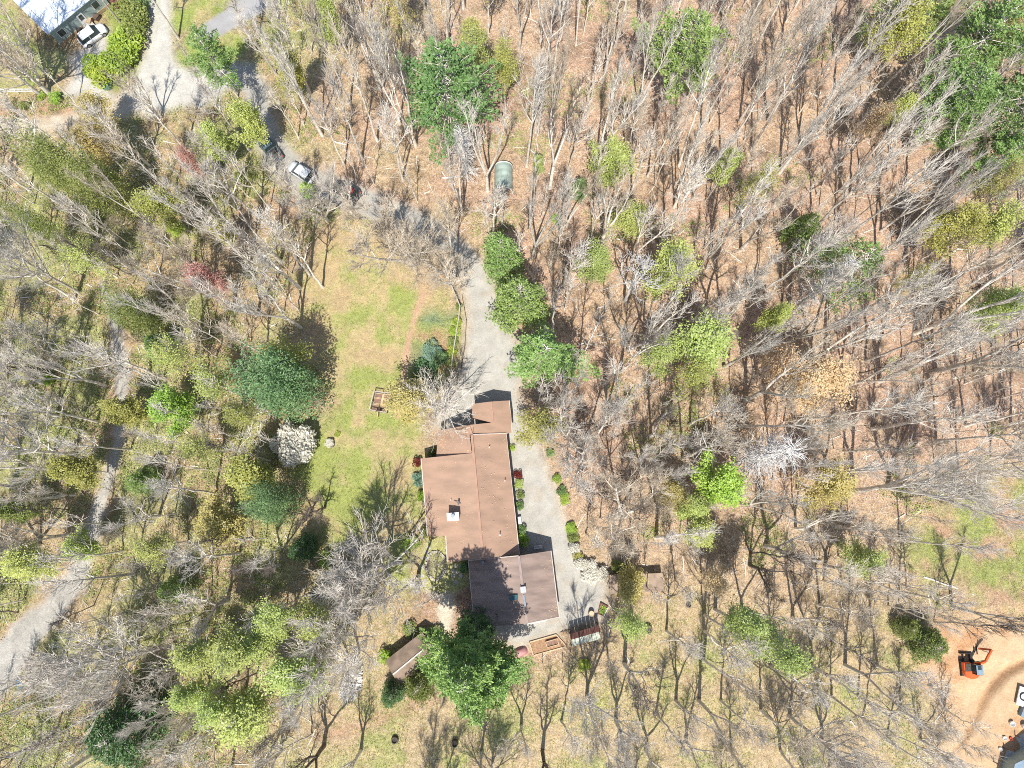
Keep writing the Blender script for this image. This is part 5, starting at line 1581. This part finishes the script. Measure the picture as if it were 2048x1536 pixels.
for k, i, px, py, H, R, lf, lb in SHR:
    put(k, i, px, py, H, R, lb, H * 0.4, lf, name='garden_shrub', cat='shrub', group=GS)

# ------------------------------------------------------------------ bare trees: (foot px, py, height, crown radius, kind, lean)
BT = '''95,185,20,7.5,w 325,237,12,3.2,k 165,328,17,4,f 375,302,20,4.5,f 300,332,18,4.5,f 22,272,8,3,d 120,332,14,4,f 60,382,16,4.5,f 440,345,12,4,f 500,302,18,4.5,f
645,272,22,4.6,k 755,283,22,4.4,f 832,294,24,5,k 823,288,22,4.2,f 725,318,20,4.2,f 690,332,16,3.6,f 975,382,20,4.6,k 800,250,22,4.5,f 700,210,20,4.5,f 620,190,20,4.8,f 760,180,22,4.6,f
1053,332,24,4.6,f 1085,200,24,4.4,f 1105,160,22,4.2,f 1100,377,20,5,k 1190,330,20,5,k 1245,330,16,4,f 1262,388,16,4.5,f 1295,352,18,4,f 1358,332,24,4.6,f 1440,332,24,4.6,f 1480,242,24,4.6,f 1502,300,22,4.6,f 1400,262,22,4.4,f
1536,242,24,5,k 1600,292,22,5,k 1680,382,22,5,k 1750,232,15,4.4,f 1840,287,14,4,f 1702,386,20,5,f 160,587,22,5.5,w 150,600,20,5,f 95,480,16,4,f 94,742,12,4.4,d 420,587,18,6,w 330,757,20,5,f 300,752,18,4.5,f 470,472,20,5,k 88,766,16,6.5,w
600,577,18,5.6,k 646,575,16,4.2,f 560,522,20,5.6,k 620,552,18,5,f 826,532,18,8,w 912,562,16,6.4,w 985,472,15,4.4,f 500,532,18,5,f 520,440,19,5,f 1200,492,18,5,k 1122,577,18,4.4,f 1247,602,18,4.6,x 1285,692,18,4.6,k 1255,702,18,5,k 1375,692,20,4.6,f 1410,642,20,5.6,k 1440,652,18,5,f
1120,462,15,4,f 1132,457,14,4,k 1330,482,20,5,f 1420,512,20,5.6,k 1480,502,18,5,k 1240,745,18,4.4,f 1310,602,18,4.4,f 1625,457,22,5,f 1667,492,24,5,f 1648,657,24,5,f 1830,667,26,6,k 1620,717,24,6,k 1870,742,24,6.4,k 1760,762,24,6.4,k 1700,682,22,5,f 1732,722,22,4.8,f 1900,562,24,5,f 1560,562,20,5,f 1490,802,22,6,k
150,907,20,6.5,w 102,937,16,4.6,k 78,1092,18,6.4,w 270,1147,20,5,f 430,987,18,4.6,f 320,1032,14,4.4,k 800,1126,16,8.8,w 838,1152,16,5.4,k 622,1032,6,3,d 893,822,12,6.2,w 1212,842,18,5,k 1162,912,16,7,w 1300,872,16,5,k 1240,1032,16,7,w 1365,917,24,5,f 1480,852,24,5,f 1745,857,22,5,f 1650,947,24,5,k 1705,982,24,6,k 1775,972,26,7,w 1797,1080,20,3.4,f 1590,1057,14,4,k 1625,837,22,5,f
1930,852,22,5,f 1870,882,22,5,f 1650,1132,16,5,k 1530,1092,16,5.4,k 350,1292,20,8.2,w 180,1512,18,5,k 455,1202,14,5,k 200,1422,16,5,f 708,1232,20,7.4,w 690,1275,20,6.4,w 648,1492,14,4.6,d 740,1182,16,4.6,f 590,1422,18,5,k 872,1192,8,2.8,k 1174,1396,20,5.4,w 1249,1329,18,5.2,k 1398,1402,20,4.4,k 1407,1320,19,4.2,f 1409,1230,22,4.4,f 1409,1262,22,4.4,f
1085,1502,15,4,d 1462,1502,18,4,f 1372,1482,14,4.4,k 1292,1502,14,4.4,k 1585,1236,18,5,k 1755,1332,18,4.4,f 1715,1392,18,3.6,f 1725,1437,18,3.8,f 1580,1432,18,6.5,w 1215,1310,9,3,f 1500,1130,12,4,d 560,1130,13,4.4,k 1560,345,23,5,k 850,20,20,4.5,f 84,192,18,7,w 650,1015,6,3,d
655,442,15,5.5,w 705,430,12,4,k 1332,1262,16,4,f 1482,1217,18,4.4,k 1542,1332,19,4.4,f 1622,1332,18,5,k 1662,1392,17,4,f 1642,1482,17,5,k 1522,1422,16,4.4,f 1352,1402,15,4,k 1312,1425,14,4,f 1442,1402,17,4,f 1802,1425,13,3.6,f 1562,1502,16,5,w 1232,1442,14,4.4,k 1122,1442,13,3.6,f 1042,1452,12,3.6,k 962,1505,13,4,f 562,1502,16,5,k 722,1502,13,4,k 1690,1330,18,4.6,k 1640,1210,17,4.4,f 1840,1480,11,3.4,k 1770,1480,14,4,f'''
bare = []
for t in BT.split():
    a = t.split(',')
    bare.append((float(a[0]), float(a[1]), float(a[2]), float(a[3]), a[4]))
for b in bare:
    q = P(b[0], b[1])
    PLACED.append((q.x, q.y, 2.6))
# the rest of the woods
OPEN = [yard, south_yard, right_grass, tl_grass, tl_grass2, tl_grass3, tl_strip, drive, junction, paved, dig, bed, W([(840, 790), (1060, 790), (1140, 1290), (860, 1300), (760, 1380), (840, 1000)]), W([(930, 300), (1030, 300), (1040, 420), (930, 420)]), W([(-80, -60), (230, -60), (230, 190), (-80, 190)]), W([(500, 250), (640, 330), (760, 390), (740, 430), (560, 360), (490, 290)])]
ROADS = [drive_n, west_road, track, dig_track2]


def clear(x, y, m):
    X, Y = np.array([x]), np.array([y])
    return all(float(sdist(X, Y, o)[0]) < -m for o in OPEN) and all(float(pdist(X, Y, o)[0]) < -m for o in ROADS)


KEEP = [(track, 2.2), (drive_n, 0.8), (west_road, 1.5)]


def near_clear(x, y):
    """a crown that shows here would not hide the track or the junction"""
    X, Y = np.array([x]), np.array([y])
    return all(float(pdist(X, Y, o)[0]) < -m for o, m in KEEP) and float(sdist(X, Y, junction)[0]) < -2.0


rt = random.Random(21)
tries = 0
extra = []
LIMIT = 298
while len(bare) < LIMIT and tries < 12000:
    tries += 1
    px, py = rt.uniform(-10, 2058), rt.uniform(-60, 1545)
    q = P(px, py)
    dmin = 4.9 if tries < 4000 else 4.0
    if any((q.x - x) ** 2 + (q.y - y) ** 2 < (dmin if r < 2.7 else dmin * 0.75) ** 2 for x, y, r in PLACED): continue
    if not clear(q.x, q.y, 0.8): continue
    cs = pix((q.x, q.y, 15.0))
    g_ = P(*cs)
    if not near_clear(g_.x, g_.y): continue
    PLACED.append((q.x, q.y, 2.6))
    k = rt.choice('ffffkkk') if py < 900 else rt.choice('ffkkw')
    H = rt.uniform(17, 24) if px > 600 and py < 1000 else rt.uniform(13, 20)
    if rt.random() < (0.30 if px < 720 else 0.17):
        extra.append((px, py, H * 0.75, rt.uniform(2.6, 4.0)))
        continue
    bare.append((px, py, H, rt.uniform(3.2, 4.6), k))

MARKS = [('the white dogwood', 580, 885), ('the fenced vegetable garden', 765, 805), ('the orange digger', 1942, 1335), ('the arched shelter', 1006, 362), ('the white car', 188, 72), ('the tin shed', 1170, 1272),
         ('the brown shed', 815, 1315), ('the lime green tree', 340, 812), ('the round golden tree', 440, 1050), ('the large blue green pine', 885, 180), ('the large bright pine', 1365, 108), ('the silver car', 605, 350),
         ('the big round evergreen', 578, 790), ('the spiky dead pine', 1560, 890), ('the sparse hemlock', 1700, 535), ('the brush pile', 700, 1372), ('the brightest leafy tree', 1440, 972), ('the corner pines', 1950, 190),
         ('the lower left conifer', 252, 1462), ('the road junction', 320, 185), ('the broad driveway conifer', 1088, 718), ('the olive evergreens', 190, 385), ('the tan budding tree', 1625, 760), ('the pink red tree', 410, 560),
         ('the long fallen trunk', 1895, 1170), ('the garage', 1030, 1180), ('the broad stump', 1295, 1258), ('the blue tubs', 43, 1366), ('the widest leafy tree', 1405, 702), ('the paved road', 450, 45)]
DIRS = ['right of', 'up and right of', 'above', 'up and left of', 'left of', 'down and left of', 'below', 'down and right of']
ORD = ['first', 'second', 'third', 'fourth', 'fifth', 'sixth', 'seventh', 'eighth', 'ninth', 'tenth', 'eleventh', 'twelfth']


def relabel(objs, word):
    """objs: (object, px, py, look) -> a label by look and by the nearest landmark, counted outwards along one direction"""
    cells = {}
    for o, px, py, look in objs:
        nm, mx, my = min(MARKS, key=lambda m: (m[1] - px) ** 2 + (m[2] - py) ** 2)
        a = math.atan2(my - py, px - mx)
        k = int(round(a / (math.pi / 4))) % 8
        cells.setdefault((nm, k), []).append(((mx - px) ** 2 + (my - py) ** 2, o, look))
    for (nm, k), lst in cells.items():
        lst.sort(key=lambda e: e[0])
        for i, (_, o, look) in enumerate(lst):
            o['label'] = f"{look} {word} {DIRS[k]} {nm}" + ('' if len(lst) == 1 else f', {ORD[i]} outward')


LEAN = {(800, 1126): (-0.2, 0.0), (350, 1292): (-0.22, 0.02)}
todo = []
rb = random.Random(4)
for n, (px, py, H, R, k) in enumerate(bare):
    q = P(px, py)
    if k in 'fk':
        R *= 0.86
        if px > 600 and py < 1120: H *= 1.13
    kind = {'f': 'forest', 'k': 'fork', 'w': 'wide', 'd': 'fork', 'x': 'dead'}[k]
    dark = k == 'd'
    roll = rb.random()
    tw = 'twig_dark' if dark or roll < 0.07 else ('twig_tan' if roll < 0.25 else 'twig')
    bk = 'bark_dark' if dark else ('dead' if k == 'x' else 'bark')
    if k == 'x': tw = 'dead'
    ln = (rb.gauss(0, 0.03), rb.gauss(0, 0.03)) if (px, py) not in LEAN else LEAN[(px, py)]
    o = plant(kind, n, q.x, q.y, gz(q.x, q.y), H, R, rb.uniform(0, 6.28), ln, bk, tw, None, 'bare_tree', '', 'tree', 'bare trees in the woods')
    size = 'tall' if H > 20.5 else ('middling' if H > 15 else 'low')
    form = {'f': 'slender', 'k': 'forked', 'w': 'wide', 'd': 'dark forked', 'x': 'bleached dead'}[k]
    tone = {'twig': 'grey', 'twig_tan': 'tan', 'twig_dark': 'dark', 'dead': 'white'}[tw]
    todo.append((o, px, py, f'{size} {form}' + ('' if dark or k == 'x' else ' ' + tone)))
relabel(todo, 'bare tree')
todo = []
for n, (px, py, H, R) in enumerate(extra):
    q = P(px, py)
    lf = rb.choice(('ygreen', 'olive', 'ygreen', 'ygreen')) if px < 720 else rb.choice(('ygreen', 'tan', 'gold', 'olive'))
    o = plant('haze', n, q.x, q.y, gz(q.x, q.y), H, R, None, (rb.gauss(0, .03), rb.gauss(0, .03)), 'bark', 'twig_tan', lf, 'budding_tree', '', 'tree', GL)
    todo.append((o, px, py, {'ygreen': 'yellow green', 'olive': 'olive', 'gold': 'golden', 'tan': 'tan'}[lf]))
relabel(todo, 'budding tree')
for px, py, H, R, lb, ln in ((1467, 926, 19, 4.2, 'spiky pale dead pine leaning over the bare woods', (0.05, 0.02)), (1575, 628, 18, 2.6, 'white dead pine leaning into the sparse hemlock', (0.06, 0.08)), (935, 362, 14, 2.6, 'white dead pine below the large blue green pine', (0, 0)), (1840, 245, 13, 2.2, 'white dead pine left of the corner pines', (0.03, 0))):
    q = P(px, py)
    PLACED.append((q.x, q.y, 2.6))
    plant('deadpine', int(px), q.x, q.y, gz(q.x, q.y), H, R, 1.0, ln, 'dead', 'dead', None, 'dead_pine', lb, 'tree', 'dead pines')
# saplings under the woods
sap, tries = [], 0
while len(sap) < 285 and tries < 9000:
    tries += 1
    px, py = rt.uniform(0, 2048), rt.uniform(0, 1530)
    q = P(px, py)
    if any((q.x - x) ** 2 + (q.y - y) ** 2 < 1.5 ** 2 for x, y, r in PLACED) or not clear(q.x, q.y, 0.5): continue
    PLACED.append((q.x, q.y, 2.0))
    sap.append((px, py))
todo = []
for n, (px, py) in enumerate(sap):
    q = P(px, py)
    pole = n % 2 == 0
    H = rb.uniform(10, 18) if pole else rb.uniform(4, 9)
    tw = rb.choice(('twig_dark', 'twig', 'twig_tan', 'twig'))
    o = plant('pole' if pole else 'sapling', n // 2, q.x, q.y, gz(q.x, q.y), H, H * (rb.uniform(.11, .16) if pole else rb.uniform(.2, .3)), None, (rb.gauss(0, .06), rb.gauss(0, .06)), 'bark_dark' if tw == 'twig_dark' else 'bark', tw, None, 'bare_sapling', '', 'sapling', 'bare saplings in the woods')
    todo.append((o, px, py, ('tall thin ' if pole else 'short ') + {'twig_dark': 'dark', 'twig': 'grey', 'twig_tan': 'tan'}[tw]))
relabel(todo, 'bare sapling')
# the thinnest stems of the woods, past counting
wp, tries = [], 0
while len(wp) < 290 and tries < 20000:
    tries += 1
    px, py = rt.uniform(-20, 2068), rt.uniform(-60, 1540)
    q = P(px, py)
    if any((q.x - x) ** 2 + (q.y - y) ** 2 < 1.25 ** 2 for x, y, r in PLACED) or not clear(q.x, q.y, 0.5): continue
    g_ = P(*pix((q.x, q.y, 10.0)))
    if not near_clear(g_.x, g_.y): continue
    PLACED.append((q.x, q.y, 1.5))
    wp.append((q.x, q.y))
SV, SQ, so_ = [], [], 0
for n, (x, y) in enumerate(wp):
    pr = PRO['whip'][n % 4]
    a, sx, sz = rt.uniform(0, 6.28), rt.uniform(.75, 1.2), rt.uniform(.7, 1.45)
    R_ = np.array([[math.cos(a) * sx, -math.sin(a) * sx, rt.gauss(0, .04)], [math.sin(a) * sx, math.cos(a) * sx, rt.gauss(0, .04)], [0, 0, sz]])
    for part in ('trunk', 'branches'):
        me = pr[part]
        v = np.zeros(len(me.vertices) * 3, np.float32)
        me.vertices.foreach_get('co', v)
        f = np.zeros(len(me.loops), np.int32)
        me.loops.foreach_get('vertex_index', f)
        SV.append(v.reshape(-1, 3) @ R_.T + np.array([x, y, gz(x, y) - 0.05]))
        SQ.append(f.reshape(-1, 4) + so_)
        so_ += len(me.vertices)
tag(link(bpy.data.objects.new('thin_stems', mesh_np('thin_stems', np.concatenate(SV), quads=np.concatenate(SQ), mats=(M['twig'],)))), 'thin pale stems crowding between the trunks of the woods', 'stems', None, 'stuff')
# trees just below the frame whose shadows reach into it
for n, (px, py, H, R, k, lb) in enumerate(((858, 1640, 22, 4.5, 'wide', 'tall bare tree beyond the lower edge, below the dark stump'), (975, 1610, 17, 5.5, 'wide', 'wide bare tree beyond the lower edge, below the big pine'), (1445, 1640, 20, 4, 'forest', 'slender bare tree beyond the lower edge, right of centre'), (1270, 1650, 18, 5, 'fork', 'forked bare tree beyond the lower edge, below the broad stump'), (300, 1640, 16, 5, 'fork', 'forked bare tree beyond the lower edge, below the lower left conifer'), (1640, 1640, 18, 5, 'fork', 'forked bare tree beyond the lower edge, left of the clay'))):
    q = P(px, py)
    plant(kind=k, i=n, x=q.x, y=q.y, z=0, H=H, R=R, rz=n * 1.3, name='bare_tree', lab=lb, cat='tree', group='bare trees in the woods')

# ------------------------------------------------------------------ uncountable cover: fallen twigs, undergrowth, weeds
rg = np.random.default_rng(99)


def scatter(n, keep):
    """n points over the view where keep(px, py, x, y) says so"""
    out = []
    while len(out) < n:
        px, py = rg.uniform(-20, 2068, 4000), rg.uniform(-20, 1556, 4000)
        u, v = (px - CX) / FPX, (CY - py) / FPX
        dz = v * _st - _ct
        t = CAM_H / -dz
        x, y = u * t, (v * _ct + _st) * t
        k = keep(px, py, x, y)
        out += list(zip(x[k], y[k]))
    return np.array(out[:n])


def wood_mask(x, y, m=0.6):
    k = np.ones(x.shape, bool)
    for o in OPEN: k &= sdist(x, y, o) < -m
    for o in ROADS: k &= pdist(x, y, o) < -m
    return k


pt = scatter(7500, lambda px, py, x, y: wood_mask(x, y))
zz = ground_fields(pt[:, 0], pt[:, 1])[3]
st = []
for (x, y), z in zip(pt, zz):
    a, l = rg.uniform(0, 6.28), rg.uniform(.5, 2.6)
    d = np.array([math.cos(a), math.sin(a), rg.normal(0, .06)])
    c = np.array([x, y, z + .05])
    w_ = rg.uniform(.010, .032) if rg.random() < 0.93 else rg.uniform(.04, .09)
    st.append((np.array([c - d * l / 2, c + rg.normal(0, .07, 3) * np.array([1, 1, .3]), c + d * l / 2]), np.array([w_, w_, w_ * .5])))
v_, q_ = tubes(st, 3)
tag(link(bpy.data.objects.new('twig_litter', mesh_np('twig_litter', v_, quads=q_, mats=(M['twig'],)))), 'fallen twigs and sticks over the leaf litter', 'twigs', None, 'stuff')
# undergrowth, thickest in the western woods
def west_keep(px, py, x, y):
    g = fbm(x, y, 0.14, 3)
    lim = 0.47 + np.clip((px - 480) / 900, -0.05, 0.22) - np.where(py > 950, 0.02, 0)
    return wood_mask(x, y, 0.3) & (g > lim)


cp = scatter(4600, west_keep)
cz = ground_fields(cp[:, 0], cp[:, 1])[3]
LP, ST = [], []
for (x, y), z in zip(cp, cz):
    r_ = rg.uniform(.3, 1.1)
    n = int(22 * r_ + 8)
    d = rg.normal(0, .5, (n, 3)) * np.array([r_, r_, .45 * r_])
    d[:, 2] = np.abs(d[:, 2]) + .08
    LP.append(d + np.array([x, y, z]))
    for k in range(4):
        b0 = np.array([x, y, z])
        ST.append((bend_line(rg, b0, rg.normal(0, .7, 3) + np.array([0, 0, 1]), rg.uniform(.5, 1.4), 3, 0, .25), np.array([.016, .013, .01, .004])))
V_, Q_ = leaf_quads(rg, np.concatenate(LP), .105, .3)
tag(link(bpy.data.objects.new('undergrowth', mesh_np('undergrowth', V_, quads=Q_, mats=(M['under'],), smooth=False))), 'green and olive undergrowth across the woodland floor', 'undergrowth', None, 'stuff')
v_, q_ = tubes(ST, 3)
tag(link(bpy.data.objects.new('brushwood', mesh_np('brushwood', v_, quads=q_, mats=(M['twig_tan'],)))), 'thin bare stems standing in the undergrowth', 'brushwood', None, 'stuff')
# grass and weeds on the open ground
def grass_keep(px, py, x, y):
    a = np.maximum.reduce([sdist(x, y, yard), sdist(x, y, south_yard), sdist(x, y, right_grass), sdist(x, y, tl_grass), sdist(x, y, tl_grass2), sdist(x, y, tl_grass3), sdist(x, y, tl_strip)])
    return (a > 0.2) & (fbm(x, y, 0.35, 5) > 0.47) & (sdist(x, y, drive) < -.3) & (sdist(x, y, patio_w) < -.2) & (pdist(x, y, path) < -.15)


gp = scatter(15000, grass_keep)
n = len(gp)
a = rg.uniform(0, 6.28, (n, 3))
h = rg.uniform(.05, .22, (n, 1))
B = np.repeat(np.concatenate([gp, np.zeros((n, 1))], 1), 3, 0)
ang_ = a.reshape(-1)
dv = np.stack([np.cos(ang_), np.sin(ang_), np.zeros(3 * n)], 1)
pv = np.stack([-dv[:, 1], dv[:, 0], np.zeros(3 * n)], 1) * .035
hh = np.repeat(h, 3, 0)
V_ = np.stack([B - pv, B + pv, B + dv * hh * .9 + np.array([0, 0, 1]) * hh], 1).reshape(-1, 3)
tag(link(bpy.data.objects.new('grass', mesh_np('grass', V_, tris=np.arange(9 * n).reshape(-1, 3), mats=(M['under'],), smooth=False))), 'rough tufts of spring grass on the open ground', 'grass', None, 'stuff')

# dry leaves that have blown onto the house and garage roofs
def roof_leaves(name, planes, n, lb):
    pts = []
    for pl in planes:
        A, B, C, D = [np.array(V3(*c)) for c in pl]
        u, v = rg.random((n, 1)), rg.random((n, 1)) ** 0.8
        p = (A * (1 - u) + B * u) * (1 - v) + (D * (1 - u) + C * u) * v
        k = fbm(p[:, 0], p[:, 1], 0.5, 2) > rg.uniform(0.42, 0.62, n)
        pts.append(p[k] + np.array([0, 0, 0.05]))
    V_, Q_ = leaf_quads(rg, np.concatenate(pts), 0.07, 2.0)
    tag(link(bpy.data.objects.new(name, mesh_np(name, V_, quads=Q_, mats=(M['tan'],), smooth=False))), lb, 'leaves', None, 'stuff')


roof_leaves('fallen_leaves', [[(937, 850, 5.0), (944, 910, 5.0), (873, 908, 2.7), (876.5, 861, 2.7)], [(946.6, 920, RC), (966, 1110, RC), (857, 1070, 2.75), (844, 920, 2.8)], [(943, 870, 5.05), (966, 1105, RC), (1037, 1100, 3.05), (1011, 870, 3.24)]], 260, 'dry leaves scattered over the house roof')
roof_leaves('fallen_leaves', [[(1039, 1114, 5.3), (1054, 1244, 5.3), (1117, 1232, 2.85), (1101, 1104, 2.85)], [(1037, 1114, 5.3), (1053, 1244, 5.3), (950, 1250, 2.25), (938, 1124, 2.25)]], 200, 'dry leaves scattered over the garage roof')
